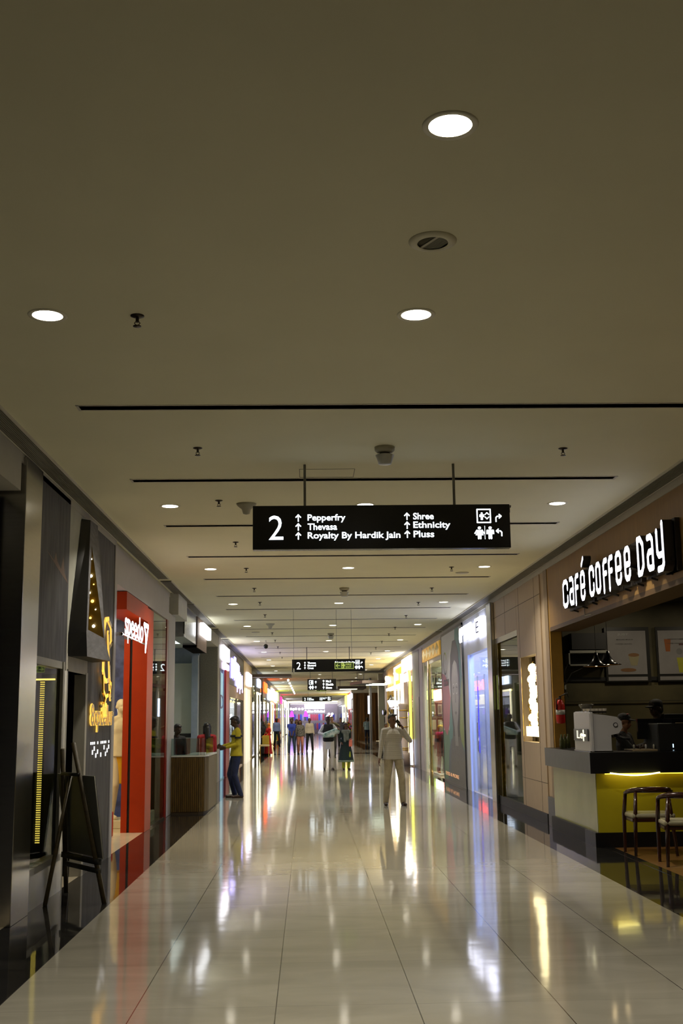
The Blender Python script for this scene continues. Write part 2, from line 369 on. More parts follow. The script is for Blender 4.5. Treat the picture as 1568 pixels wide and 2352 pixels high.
# ================================================================== HANGING SIGNS
e_sign = EM('sign_letters', (.86, .95, 1.0), 3.2)
sign_black = M('sign_face', (.004, .004, .005), .25, var=.05)
def arrow_up(b, o, s, m):
    b.ribbon([[(0, 0), (0, 1)], [(-.36, .62), (0, 1), (.36, .62)]], .17, o, X_ * s, Z_ * s, .004, m)
def man(b, o, s, m, lady=False):
    O = Vector(o)
    b.prism([(.5 + .13 * math.cos(k * PI / 5), .88 + .11 * math.sin(k * PI / 5)) for k in range(10)], O, X_ * s, Z_ * s, .004, m)
    if lady: b.prism([(.38, .72), (.62, .72), (.82, .3), (.18, .3)][::-1], O, X_ * s, Z_ * s, .004, m); b.ribbon([[(.3, .7), (.14, .45)], [(.7, .7), (.86, .45)]], .09, O, X_ * s, Z_ * s, .004, m)
    else: b.prism([(.34, .34), (.66, .34), (.68, .74), (.32, .74)], O, X_ * s, Z_ * s, .004, m); b.ribbon([[(.26, .68), (.24, .42)], [(.74, .68), (.76, .42)]], .1, O, X_ * s, Z_ * s, .004, m)
    b.ribbon([[(.42, .36), (.42, .04)], [(.58, .36), (.58, .04)]], .12, O, X_ * s, Z_ * s, .004, m)
def big_sign(Y, label, left, right, zc=3.31, x0=-.48, x1=1.85, h=.4, tilt=0.0):
    t = thing('direction_sign', label, 'hanging sign', ((x0 + x1) / 2, Y, zc - h / 2), group=None)
    W = x1 - x0; z0 = zc - h / 2; yf = Y - .052
    MB().box(x0, x1, Y - .05, Y + .05, z0, z0 + h, sign_black).build('sign_box', t, bevel=.004)
    for f in (.202, .787): MB().tube((x0 + W * f, Y, z0 + h), (x0 + W * f, Y, CZ), .012, dsteel).build('hanging_rod', t)
    def P(u, v): return (x0 + W * u, yf - .001, z0 + h * v)
    b = MB().text('2', P(.062, .22), X_, Z_, W * .056, h * .55, e_sign, .003, -.004); b.build('floor_number', t)
    b = MB()
    for k in range(3): arrow_up(b, P(.176, .64 - k * .205), h * .145, e_sign); arrow_up(b, P(.598, .66 - k * .205), h * .145, e_sign)
    b.build('arrow_row', t)
    b = MB()
    for k, s in enumerate(left): b.text(s, P(.212, .64 - k * .205 - (.035 if 'y' in s or 'pp' in s else 0)), X_, Z_, .0163 * W * len(s), h * (.19 if ('y' in s or 'p' in s or 'J' in s) else .15), e_sign, .003, .016)
    for k, s in enumerate(right): b.text(s, P(.622, .66 - k * .205 - (.035 if 'y' in s else 0)), X_, Z_, .0160 * W * len(s), h * (.19 if 'y' in s else .15), e_sign, .003, .016)
    b.build('lettering', t)
    b = MB(); s = h * .3; o = Vector(P(.872, .58))
    for q in ([(0, 0), (1, 0), (1, 1), (0, 1), (0, 0)],): b.ribbon([q], .09, o, X_ * s, Z_ * s, .004, e_sign)
    man(b, o + X_ * s * .06 + Z_ * s * .2, s * .58, e_sign)
    b.ribbon([[(.6, .6), (.74, .75), (.88, .6)], [(.6, .42), (.74, .27), (.88, .42)]], .07, o, X_ * s, Z_ * s, .004, e_sign)
    o2 = Vector(P(.868, .2)); s2 = h * .29
    man(b, o2 - X_ * s2 * .28, s2, e_sign, True); b.ribbon([[(.64, .0), (.64, 1.02)]], .03, o2, X_ * s2, Z_ * s2, .004, e_sign); man(b, o2 + X_ * s2 * .56, s2, e_sign)
    b.ribbon([[(0, 0), (0, .6), (.2, .8), (.75, .8)], [(.5, 1.08), (.8, .8), (.5, .52)]], .17, P(.945, .6), X_ * h * .15, Z_ * h * .15, .004, e_sign)
    b.ribbon([[(.8, 0), (.8, .55), (.6, .75), (.05, .75)], [(.3, 1.03), (0, .75), (.3, .47)]], .17, P(.945, .27), X_ * h * .15, Z_ * h * .15, .004, e_sign)
    b.build('pictograms', t)
    MB().tube((x1 - .01, Y + .05, z0 + h), (x1 + .03, Y + .05, z0 + h - .005), .012, dsteel).tube((x1 + .018, Y + .05, z0 + h + .005), (x1 + .018, Y + .05, z0 + h - .06), .004, dsteel).build('bracket', t)
    return t
sg = big_sign(10.12, 'largest black hanging direction sign with white 2 and shop names, nearest the viewer', ['Pepperfry', 'Thevasa', 'Royalty By Hardik Jain'], ['Shree', 'Ethnicity', 'Pluss'])
big_sign(36.5, 'second black hanging direction sign down the corridor, with a green exit plate before it', ['Thevasa', 'Mustard', 'Crocs'], ['Landmark Studio', 'Royalty', 'Pankaj'])
big_sign(95, 'farthest wide black hanging direction sign with a 2 over the corridor end', ['Beauty', 'Kalaniketan', 'Home Studio'], ['Kids Room Zone', 'Play Arena', 'Exit'], 3.3, -.42, 2.02)
t = thing('direction_sign', 'short black hanging sign just below the second direction sign', 'hanging sign', (.68, 54, 2.95))
MB().box(.01, 1.36, 53.95, 54.05, 2.98, 3.5, sign_black).build('sign_box', t)
for x in (.14, 1.18): MB().tube((x, 54, 3.5), (x, 54, CZ), .012, dsteel).build('hanging_rod', t)
b = MB()
o = Vector((.1, 53.94, 3.26)); s = .17; b.ribbon([[(0, 0), (1, 0), (1, 1), (0, 1), (0, 0)]], .12, o, X_ * s, Z_ * s, .004, e_sign); man(b, o + X_ * .03, s * .9, e_sign)
man(b, (.06, 53.94, 3.03), .17, e_sign, True); man(b, (.17, 53.94, 3.03), .17, e_sign)
arrow_up(b, (.4, 53.94, 3.3), .1, e_sign); arrow_up(b, (.4, 53.94, 3.06), .1, e_sign)
b.build('pictograms', t)
b = MB()
for k, s in enumerate(('Ms.S', 'Blackb', 'Biens')): b.text(s, (.88, 53.94, 3.34 - .15 * k), X_, Z_, None, .1, e_sign, .003, .02); arrow_up(b, (.77, 53.94, 3.34 - .15 * k), .1, e_sign)
b.build('lettering', t)
# fire exit plates
def exit_plate(loc, wd, hg, label, top, flip=False):
    t = thing('exit_sign', label, 'exit sign', loc)
    gm = EM('exit_green', (.42, .52, .12), .55); dk = M('exit_dark', (.03, .06, .02), .4)
    x0, y, z0 = loc[0] - wd / 2, loc[1], loc[2]
    MB().box(x0, x0 + wd, y - .01, y + .01, z0, z0 + hg, dk).build('plate', t)
    b = MB(); bw = hg * .07
    for a in ((x0, x0 + wd, z0, z0 + bw), (x0, x0 + wd, z0 + hg - bw, z0 + hg), (x0, x0 + bw, z0, z0 + hg), (x0 + wd - bw, x0 + wd, z0, z0 + hg)): b.box(a[0], a[1], y - .014, y - .01, a[2], a[3], gm)
    b.ribbon([[(.0, .5), (.9, .5)], [(.4, .95), (0, .5), (.4, .05)]], .16, (x0 + wd * .08, y - .015, z0 + hg * .2), X_ * hg * .6, Z_ * hg * .6, .003, gm)
    b.build('border_and_arrow', t)
    b = MB(); man(b, (x0 + wd * .33, y - .015, z0 + hg * .12), hg * .78, gm); b.ribbon([[(0, 0), (0, 1), (.5, 1), (.5, 0), (0, 0)]], .12, (x0 + wd * .36, y - .013, z0 + hg * .15), X_ * hg * .7, Z_ * hg * .7, .002, gm)
    b.build('running_figure', t)
    MB().text('FIRE', (x0 + wd * .58, y - .015, z0 + hg * .53), X_, Z_, wd * .3, hg * .28, gm, .003, .01).text('EXIT', (x0 + wd * .58, y - .015, z0 + hg * .14), X_, Z_, wd * .3, hg * .28, gm, .003, .01).build('lettering', t)
    for f in (.1, .9): MB().tube((x0 + wd * f, y, z0 + hg), (x0 + wd * f, y, top), .003, dsteel, n=6).build('hanging_wire', t)
exit_plate((.78, 24, 2.65), .4, .135, 'green FIRE EXIT plate with left arrow hung in front of the second direction sign', CZ)
exit_plate((.9, 72, 3.37), .62, .2, 'small green exit plate with arrow hung above the farthest direction sign', CZ)
t = thing('pendant_sensor', 'thin hanging cord with a small pale bulb left of the second direction sign', 'pendant', (-.28, 24, 2.56))
MB().tube((-.28, 24, 2.67), (-.28, 24, CZ), .0025, dsteel, n=6).build('cord', t); MB().lathe([(.0, 0), (.014, .01), (.018, .06), (.008, .11), (0, .115)], (-.28, 24, 2.56), cream_pl, 12).build('bulb', t)
# ================================================================== LEFT SIDE, near to far
cream_w = M('cream_fascia', (.50, .48, .42), .6, var=.03)
lilac_w = M('lilac_grey_panel', (.42, .40, .42), .45, var=.03)
stone_w = M('pale_stone', (.34, .33, .31), .25, var=.08, scale=3)
distress = M('distressed_grey_wood', (.036, .037, .044), .62, var=.35, scale=7, stretch=(1, 1.6, .35), bump=.25, col2=(.085, .083, .09))
black_door = M('blue_black_panel', (.04, .043, .056), .3, var=.1)
struct('wall_1', MB().box(XL - .5, XL, YN, 9.5, 3.55, CZ, cream_w).box(XL - .02, XL + .0, 9.5, 14.4, 3.81, CZ, cream_w).box(XL - .5, XL - .05, 9.5, 14.42, 3.81, CZ, cream_w))
t = thing('closed_shop_panels', 'tall glossy blue-black closed panels at the left picture edge', 'wall panel', (XL - .2, 4, 0))
yy = 9.42
while yy > -6.5:
    MB().box(XL - .25, XL - .2, yy - .66, yy - .012, 0, 3.55, black_door).build('panel', t, bevel=.006); yy -= .67
MB().box(XL - .4, XL - .26, YN + .1, 9.55, 0, 3.55, black_m).build('backing', t)
tag(MB().box(XL - .2, XL + .03, 9.58, 10.17, .0, 3.86, steel).build('steel_pillar', bevel=.004), 'tall mirror-polished steel pillar beside the grey wood panel at the far left', 'pillar')
# grey wood panel with a tan slash
t = thing('wall_cladding', 'tall distressed grey wood panel above the lit window, with a tan slash across it', 'wall panel', (XL, 10.85, 2.2))
MB().box(XL - .12, XL, 10.17, 11.54, 2.2, 3.86, distress).build('board', t)
MB().prism([(0, 0), (.35, -.06), (.42, .03), (.5, -.05), (.66, -.1), (.76, .04), (.84, -.12), (1.02, -.21), (.8, -.17), (.45, -.1)][::-1], (XL + .001, 10.5, 3.2), Y_, Z_, .002, M('tan_paint', (.16, .10, .07), .6)).build('painted_slash', t)
# window with gold bead strips
t = thing('display_window', 'dark shop window with a vertical gold dotted light strip, low at the far left', 'shop window', (XL, 10.7, .35))
trimm = M('beige_trim', (.26, .25, .21), .5, var=.05)
MB().box(XL - .1, XL + .01, 10.17, 10.24, .33, 2.2, trimm).box(XL - .22, XL + .01, 11.38, 11.46, .33, 2.2, trimm).box(XL - .1, XL + .02, 10.17, 11.46, .3, .36, trimm).box(XL - .1, XL, 10.24, 11.38, 2.13, 2.2, trimm).build('frame', t)
MB().box(XL - .35, XL - .3, 10.2, 11.4, .33, 2.2, black_m).box(XL - .3, XL - .05, 10.17, 10.2, .33, 2.2, black_m).box(XL - .3, XL, 10.2, 11.4, .3, .34, black_m).box(XL - .3, XL - .02, 11.36, 11.38, .33, 2.2, black_gl).build('recess', t)
b = MB(); bead = EM('gold_bead', (1.0, .72, .12), 1.3)
for c in range(4):
    for k in range(72):
        b.box(XL - .205 + c * .0115, XL - .199 + c * .0115, 11.35, 11.36, .47 + k * .0215, .481 + k * .0215, bead)
b.build('gold_bead_strip', t); 
MB().box(XL - .29, XL - .06, 11.33, 11.35, 2.02, 2.035, e_gold).build('top_light_strip', t)
MB().box(XL - .25, XL - .06, 11.34, 11.35, 2.08, 2.13, M('lavender_band', (.3, .27, .5), .4)).build('lavender_band', t)
MB().box(XL - .03, XL - .022, 10.24, 11.38, .36, 2.13, glass).build('window_pane', t)
tag(MB().box(XL - .3, XL, 10.18, 11.46, 0, .3, stone_w).box(XL - .3, XL, 11.46, 11.6, 0, 2.12, stone_w).build('stone_plinth'), 'pale stone plinth under the window behind the easel', 'plinth')
# niche with doorway
t = thing('doorway_recess', 'pale framed recess with a dark olive door between the two grey wood panels', 'doorway', (XL, 12.1, 0))
MB().box(XL - .12, XL - .005, 11.54, 12.67, 2.12, 3.81, M('niche_grey', (.42, .42, .36), .6)).box(XL - .12, XL, 11.54, 12.67, 2.12, 2.3, M('niche_beige', (.42, .39, .34), .6)).build('head_panel', t)
MB().box(XL - .12, XL, 11.6, 11.66, 0, 2.14, trimm).box(XL - .12, XL + .005, 12.58, 12.68, 0, 2.14, M('door_trim', (.34, .32, .27), .5)).build('frame', t)
olive = M('olive_dark', (.045, .045, .032), .5)
MB().box(XL - .24, XL - .2, 11.66, 12.1, 0, 2.12, olive).box(XL - .24, XL - .2, 12.11, 12.58, 0, 2.12, olive).build('door_leaf', t)
# triangular lantern
t = thing('triangular_lantern', 'black triangular lantern box with a gold inside, on the wall at the left', 'lantern', (XL + .1, 12.2, 2.27))
fr_m = M('lantern_grey', (.11, .108, .115), .6, var=.3, stretch=(1, 1, 4))
P1, P2, P3, P4 = Vector((XL, 11.62, 2.27)), Vector((XL + .17, 11.74, 2.27)), Vector((XL + .24, 12.72, 2.27)), Vector((XL, 12.95, 2.27))
T1, T2, T3 = Vector((XL, 12.12, 3.77)), Vector((XL + .08, 12.2, 3.77)), Vector((XL + .07, 12.68, 3.79))
U1, U2, U3, U4 = Vector((XL, 11.62, 2.50)), Vector((XL + .16, 11.72, 2.52)), Vector((XL + .2, 12.6, 2.49)), Vector((XL, 12.85, 2.5))
MB().faces([P1, P2, U2, U1], [(0, 1, 2, 3)], black_m).faces([U1, U2, T2, T1], [(0, 1, 2, 3)], black_gl).faces([P1, P2, P3, P4], [(3, 2, 1, 0)], black_m).build('near_side', t)
I2, I3, IT = U2.lerp(U3, .08) + Z_ * .03, U2.lerp(U3, .92) + Z_ * .02, T2.lerp(U2.lerp(U3, .5), .22)
MB().faces([P2, P3, U3, U2, I2, I3, IT, T2, T3], [(0, 1, 2, 3), (3, 4, 6, 7), (2, 8, 6, 5), (7, 6, 8), (3, 2, 5, 4)], fr_m).build('face_frame', t)
mid = lambda p: Vector((XL + .02, p.y, p.z))
b = MB().faces([mid(I2), mid(I3), mid(IT)], [(0, 1, 2)], M('gold_inner', (.16, .10, .008), .35)).faces([I2, mid(I2), mid(IT), IT], [(0, 1, 2, 3)], M('gold_inner', ()))
b.faces([I3, mid(I3), mid(IT), IT], [(0, 1, 2, 3)], M('gold_inner', ())); b.build('gold_lining', t)
for k in range(9):
    f = .15 + .09 * k; c = IT.lerp(I3, f); c = c.lerp(mid(c), .2 + .6 * ((k * 37) % 10) / 10) - Y_ * .02
    MB().ball(c, .008 + .005 * (k % 3), e_gold if k % 2 else EM('bead_white', (1, .95, .8), 5), 8, 5).build('bead_light', t)
MB().tube((XL + .05, 12.0, 2.285), (XL + .05, 12.6, 2.285), .012, e_gold).build('under_light', t)
# second wood panel with gold chair sign
t = thing('wood_sign_panel', 'grey distressed wood panel carrying gold lit lettering, next to the red shop', 'sign panel', (XL, 13.5, 0))
MB().box(XL - .12, XL, 12.68, 14.26, 0, 3.81, distress).build('board', t)
MB().box(XL - .12, XL + .012, 14.26, 14.42, 0, 3.81, lilac_w).build('edge_trim', t)
b = MB()
eg = EM('gold_letter_edge', (1.0, .60, .10), .95); gface = M('gold_face', (.55, .36, .05), .25, .9)
loop = [(.12, 2.55), (.12, 2.74), (.2, 2.82), (.4, 2.80), (.48, 2.70), (.5, 2.62)]
b.ribbon([[(0, .2), (0, .7), (.1, .8), (.25, .82)], [(0, .2), (.1, .1), (.22, .08)]], .05, (XL + .06, 13.35, 2.0), Y_, Z_, .02, eg)
b.ribbon([[(.25, .82), (.5, .74), (.54, .55), (.4, .5)], [(.3, .66), (.42, .3), (.5, .02), (.56, -.12)], [(.22, .08), (.42, .1)]], .05, (XL + .055, 13.35, 2.0), Y_, Z_, .02, gface, eg)
b.ribbon([[(-.02, .02), (.02, -.16), (.16, -.22), (.3, -.2)], [(.22, -.2), (.1, -.3)], [(.34, -.02), (.5, -.06), (.46, -.16)]], .045, (XL + .055, 13.4, 2.12), Y_, Z_, .02, eg, gface)
b.build('gold_emblem', t)
b = MB(); wire = M('gold_wire', (.5, .4, .2), .3, .9)
b.path([(XL + .03, 13.42, 1.98), (XL + .03, 13.36, 1.9), (XL + .03, 13.46, 1.82), (XL + .03, 13.5, 1.8), (XL + .03, 13.56, 1.84), (XL + .03, 13.62, 1.92), (XL + .03, 13.56, 1.98)], .006, wire)
for q in (13.38, 13.5, 13.6): b.ball((XL + .03, q, 1.79), .02, wire, 8, 6)
b.build('wire_ornament', t)
b = MB().text('8xpzellur', (XL + .028, 12.8, 1.50), Y_, Z_, 1.46, .31, gface, .004, .012)
b.text('8xpzellur', (XL + .012, 12.785, 1.495), Y_, Z_, 1.47, .32, eg, .014, .02)
b.ribbon([[(0, 0), (0, .14)], [(.14, 0), (.14, .13)], [(.0, .14), (.1, .12)]], .045, (XL + .05, 13.5, 1.68), Y_, Z_, .04, eg); b.build('gold_lettering', t)
b = MB(); dotm = EM('dot_white', (.95, .95, 1), 1.2)
for k in range(24):
    u = 12.95 + (k % 12) * .105; v = 1.36 if k < 12 else 1.25 + .04 * ((k * 7) % 3) - .04
    if (k * 5) % 7 in (1, 4): continue
    b.box(XL, XL + .008, u, u + .03, v, v + (.03 if k < 12 else .05), dotm)
b.build('small_lettering', t)

# ---- red sportswear shop
red_m = M('orange_red_lacquer', (.42, .035, .003), .4, var=.05, spec=.25)
red_dk = M('dark_red_side', (.22, .012, .008), .3)
struct('wall_2', MB().box(XL - .45, XL, 14.42, 20.0, 3.35, CZ - .09, lilac_w).box(XL - .4, XL - .04, 14.42, 31, CZ - .09, CZ, cream_w))
struct('wall_3', MB().box(-5.5, XL - .1, 14.3, 14.42, 0, CZ, lilac_w).box(-5.5, XL - .2, 20.0, 20.1, 0, CZ, lilac_w).box(-5.6, -5.5, 14.3, 20.1, 0, CZ, M('shop_inner_white', (.7, .66, .58), .6)).box(-5.5, XL - .4, 14.42, 20.0, 3.35, 3.4, M('shop_inner_white', ())))
t = thing('red_portal', 'tall orange-red entrance portal with a black slot, behind the white glowing sports sign', 'shop portal', (XL - .15, 17.6, 0))
MB().box(XL - .225, XL + .0, 17.35, 18.0, 0, 3.32, red_m).build('pillar', t, bevel=.004)
MB().box(XL - .26, XL - .227, 17.38, 17.9, 0, 3.32, black_m).build('black_slot', t)
MB().box(XL - .35, XL - .262, 17.35, 17.95, 0, 3.32, red_m).build('inner_pillar', t)
MB().box(XL - .35, XL, 15.3, 17.35, 3.1, 3.34, red_m).build('lintel', t)
t = thing('shop_glazing', 'large glass pane with a dark red frame between the red portal and the lilac pillar', 'shop window', (XL, 19, 0))
MB().box(XL - .02, XL - .01, 18.0, 19.75, .02, 3.33, glassR).build('pane', t); MB().box(XL - .08, XL, 19.75, 19.95, 0, 3.35, red_dk).build('frame', t)
MB().box(XL - .08, XL, 18.0, 19.75, 0, .03, steel).build('bottom_rail', t)
tag(MB().box(XL - .06, XL - .03, 14.44, 14.5, 0, 3.35, M('bronze', (.2, .09, .04), .35, .8)).build('bronze_jamb'), 'thin bronze jamb at the left edge of the red shop entrance', 'jamb')
b = thing('store_sign', 'white glowing sports shop sign with an arrow emblem on the left', 'shop sign', (-2.3, 16, 2.6))
e_sp = EM('sport_sign', (.95, .93, 1.0), 5)
MB().text('speedo', (-2.30, 14.42, 2.60), Y_, Z_, 1.62, .42, e_sp, .004, .008).build('lettering', b)
MB().ribbon([[(0, .36), (.4, .36), (.16, 0)], [(0, .36), (.18, .2), (.16, 0)]], .07, (-2.295, 16.12, 2.60), Y_, Z_, .005, e_sp).build('arrow_emblem', b)
MB().box(-2.36, -2.34, 14.5, 16.5, 2.7, 2.72, steel).box(XL - .01, -2.34, 15.24, 15.27, 2.69, 2.73, steel).box(XL - .01, -2.34, 14.5, 14.53, 2.69, 2.73, steel).build('mounting_rail', b)
t = thing('poster_column', 'tall blue water poster just inside the red shop entrance', 'poster', (-3.1, 19.2, 0))
MB().box(-3.5, -2.9, 19.2, 19.28, .0, 3.3, M('blue_water_print', (.02, .03, .16), .35, var=.5, scale=5, col2=(.10, .14, .42))).build('print', t)
MB().text('Water', (-3.17, 19.19, 1.74), X_, Z_, .22, .15, EM('water_text', (.8, .8, .85), .5), .003).build('lettering', t)
tag(MB().box(-3.3, -2.72, 18.05, 18.75, 0, .12, M('white_plinth', (.75, .68, .5), .4)).build('display_plinth', bevel=.01), 'low white display block under the shop dummy in yellow shorts', 'plinth')
tag(MB().box(-2.88, -2.80, 16.7, 16.9, .0, .34, red_m).build('red_stand', bevel=.01), 'small red stand on the floor beside the shop dummy', 'stand')
tag(MB().box(-2.7, -2.5, 18.6, 19.1, .03, .2, M('white_plinth', ())).build('display_block', bevel=.01), 'small white block behind the glass pane right of the red portal', 'plinth')
t = thing('shop_lamp_panel', 'warm ceiling light panel inside the red sports shop', 'ceiling light', (-4, 16.8, 3.3))
MB().box(-4.6, -3.0, 15.2, 18.0, 3.32, 3.34, EM('shop_warm', (1.0, .84, .5), 14)).build('diffuser', t); MB().box(-4.64, -2.96, 15.16, 18.04, 3.335, 3.35, white_paint).build('frame', t)
# ---- lilac pillar, white box
tag(MB().box(XL - .35, XL, 20.0, 20.98, 0, 3.5, lilac_w).build('plain_pillar', bevel=.01), 'smooth lilac-grey pillar left of the wooden counter', 'pillar')
tag(MB().box(XL - .3, XL + .11, 20.5, 21.95, 3.5, CZ, M('pale_box', (.55, .55, .52), .5)).build('bulkhead_box', bevel=.01), 'pale square box under the ceiling above the lilac pillar', 'bulkhead')
# ---- kiosk with wooden counter
t = thing('kiosk_header', 'glossy grey and slatted brown header board with a glowing white sign above the kiosk', 'shop header', (XL, 25, 3.25))
MB().box(XL - .3, XL, 22.45, 25.0, 3.25, CZ - .02, M('gloss_grey_header', (.30, .31, .34), .15, var=.15)).build('grey_panel', t)
b = MB(); slat = M('brown_slat', (.22, .14, .09), .5, var=.2, stretch=(1, 1, 6))
for k in range(18): b.box(XL - .3, XL + .02, 25.0 + .128 * k, 25.11 + .128 * k, 3.2, CZ - .02, slat)
b.box(XL - .3, XL, 25, 27.3, 3.2, CZ - .02, black_m); b.build('slatted_panel', t)
MB().box(XL + .03, XL + .13, 25.4, 27.3, 3.5, 3.78, EM('kiosk_sign', (.93, .96, 1), 4.5)).build('light_box', t, bevel=.02)
MB().box(XL, XL + .02, 22.3, 22.42, 3.3, CZ, black_m).build('edge_strip', t)
struct('wall_4', MB().box(XL - .9, XL, 27.3, 31.2, 3.58, CZ, cream_w).box(XL - .75, XL, 30.9, 31.3, 0, 3.6, M('speckled_concrete', (.27, .26, .21), .7, var=.12, scale=30)))
pale_green = M('pale_green_wall', (.46, .50, .45), .5, var=.03); bluegrey = M('blue_grey_wall', (.22, .27, .34), .5)
struct('wall_5', MB().box(-3.75, -2.98, 29.9, 30.0, 0, 3.1, pale_green).box(-3.75, -2.82, 30.0, 30.1, 0, 3.6, bluegrey).box(-2.98, -2.82, 29.6, 30.1, 0, 3.3, bluegrey).box(-3.85, -3.75, 20.0, 30.1, 0, 3.6, pale_green).box(-3.9, XL - .3, 20.1, 30.9, 3.5, 3.58, M('teal_soffit', (.45, .52, .52), .5)))
t = thing('kiosk_lamp', 'small square lamp under the kiosk soffit above the shopkeeper', 'ceiling light', (-2.9, 23.2, 3.48))
MB().box(-3.5, -2.7, 24, 28, 3.48, 3.495, EM('kiosk_ceiling', (.85, 1, .95), 1.1)).build('diffuser', t); MB().box(-3.54, -2.66, 23.96, 28.04, 3.492, 3.5, white_paint).build('frame', t)
t = thing('slatted_counter', 'curved corner counter clad in thin vertical wooden slats with low glass screens', 'counter', (-2.1, 21.6, 0))
wslat = M('amber_slat', (.10, .058, .011), .35, var=.35, scale=9, stretch=(3, 3, .5)); wdark = M('amber_slat_gap', (.035, .02, .006), .6)
foot = [(XL + .004, 20.6), (-1.93, 20.6), (-1.85, 20.68), (-1.80, 20.95), (-1.79, 22.6)]
b = MB(); top = .985
b.prism([(p[0], p[1]) for p in foot] + [(-2.2, 22.6), (-2.2, 21.1), (XL + .004, 21.1)], (0, 0, top), X_, Y_, top, wdark); cbody = b.build('body', t)
b = MB()
for i in range(len(foot) - 1):
    a, c = Vector(foot[i]), Vector(foot[i + 1]); L = (c - a).length; n = max(1, int(L / .033)); d = (c - a) / n; nrm = Vector((d.y, -d.x)).normalized()
    for k in range(n):
        p = a + d * (k + .1); q = a + d * (k + .78)
        b.faces([(p.x, p.y, .04), (q.x, q.y, .04), (q.x, q.y, top - .01), (p.x, p.y, top - .01)] + [((p + nrm * .014).x, (p + nrm * .014).y, .04), ((q + nrm * .014).x, (q + nrm * .014).y, .04), ((q + nrm * .014).x, (q + nrm * .014).y, top - .01), ((p + nrm * .014).x, (p + nrm * .014).y, top - .01)],
                [(4, 5, 6, 7), (0, 4, 7, 3), (1, 2, 6, 5), (3, 7, 6, 2), (0, 1, 5, 4)], wslat)
tag(b.build('slat_cladding', cbody), 'amber vertical wooden slats')
b = MB().prism([(p[0] + (.02 if i > 1 else 0), p[1] - (.02 if i < 3 else 0)) for i, p in enumerate(foot)] + [(-2.22, 22.62), (-2.22, 21.12), (XL + .004, 21.12)], (0, 0, 1.01), X_, Y_, .025, M('white_top', (.62, .66, .64), .2)); b.build('countertop', t)
frost = G('frosted_screen', (.55, .66, .64), .2)
MB().box(XL, -1.93, 20.62, 20.63, 1.01, 1.305, frost).box(-1.835, -1.825, 20.9, 22.4, 1.01, 1.32, glassR).box(-1.93, -1.825, 20.62, 20.63, 1.01, 1.31, glassR).build('glass_screen', t)
MB().box(-3.4, -2.95, 29.88, 29.9, 1.2, 1.3, black_m).build('wall_bracket', None)
bpy.data.objects['wall_bracket']['label'] = 'small dark bracket on the pale wall behind the kiosk keeper'; bpy.data.objects['wall_bracket']['category'] = 'bracket'

# ---- generic recessed shop bay for the long runs of fronts
def bay(side, Y0, Y1, label, wall, head=None, zh=3.05, light=None, ls=3., inner=(.5, .5, .5), frame=None, sign=None, pil=None, floor_z=.04, goods=None, depth=.75, outline=None):
    s = 1 if side == 'L' else -1; X0 = XL if side == 'L' else XR; fy = Y_ if side == 'L' else -Y_
    t = thing('shopfront', label, 'shopfront', (X0, (Y0 + Y1) / 2, 0), group=None)
    xs = lambda a, c: (min(X0 + s * a, X0 + s * c), max(X0 + s * a, X0 + s * c))
    wm = M('wall_%s' % wall[0], wall[1], .4, var=.08); im = M('inner_%s_%d' % (side, Y0), inner, .5, var=.15)
    pw = min(.45, (Y1 - Y0) * .12)
    MB().box(*xs(-depth, 0), Y0, Y0 + pw, 0, zh, wm).build('pilaster', t); MB().box(*xs(-depth, 0), Y1 - pw, Y1, 0, zh, wm).build('pilaster', t)
    hm = M('head_%s' % (head or wall)[0], (head or wall)[1], .4, var=.06)
    MB().box(*xs(-depth, 0), Y0, Y1, zh, CZ, hm).build('header', t)
    MB().box(*xs(-depth - .05, -depth), Y0, Y1, 0, zh, im).box(*xs(-depth, 0), Y0 + pw, Y1 - pw, 0, floor_z, im).build('window_box', t)
    if light: MB().box(*xs(-depth + .1, -.12), Y0 + pw, Y1 - pw, zh - .03, zh - .01, EM('bay_%s_%d' % (side, Y0), light, ls)).build('light_strip', t)
    if frame:
        for ya, yb in ((Y0 + pw, Y0 + pw + .06), (Y1 - pw - .06, Y1 - pw), ((Y0 + Y1) / 2 - .03, (Y0 + Y1) / 2 + .03)): MB().box(*xs(-.03, .02), ya, yb, 0, zh, frame).build('mullion', t)
    MB().box(*xs(-.035, -.028), Y0 + pw, Y1 - pw, .04, zh, glassR).build('pane', t)
    if goods:
        n = 0; yy = Y0 + pw + .3
        while yy < Y1 - pw - .3:
            c = goods[n % len(goods)]; hh = .5 + .9 * ((n * 7) % 5) / 4
            MB().lathe([(.0, 0), (.1, 0), (.13, hh * .3), (.17, hh * .75), (.1, hh), (0, hh)], (X0 - s * .4, yy, .35), M('goods_%d_%d_%d' % tuple(int(q * 99) for q in c), c, .6), 10).build('display_figure', t)
            yy += max(.6, (Y1 - Y0) / 6); n += 1
    if sign:
        y0, y1, z0, z1, em, txt = sign
        if txt:
            oy = y0 if side == 'L' else y1
            MB().text(txt, (X0 + s * .04, oy, z0), fy, Z_, y1 - y0, z1 - z0, em, .05, .02).build('sign_lettering', t)
        else: MB().box(*xs(.02, .1), y0, y1, z0, z1, em).build('sign_box', t, bevel=.02)
    if outline:
        em = outline; b = MB()
        b.box(*xs(.005, .05), Y0 + pw, Y0 + pw + .09, 0, zh, em).box(*xs(.005, .05), Y1 - pw - .09, Y1 - pw, 0, zh, em).box(*xs(.005, .05), Y0 + pw, Y1 - pw, zh - .09, zh, em); b.build('light_outline', t)
    return t
dkf = M('dark_frame', (.02, .02, .02), .3)
t = bay('L', 31.3, 34.95, 'pale blue fronted shop with a bright white square sign, before the crimson post', ('lilac', (.34, .31, .34)), light=(.55, .8, 1.0), ls=3.5, inner=(.30, .62, .85), sign=(32.0, 34.4, 3.33, 3.72, EM('square_sign', (.95, .95, 1), 6), None), frame=M('lav_frame', (.35, .36, .55), .3))
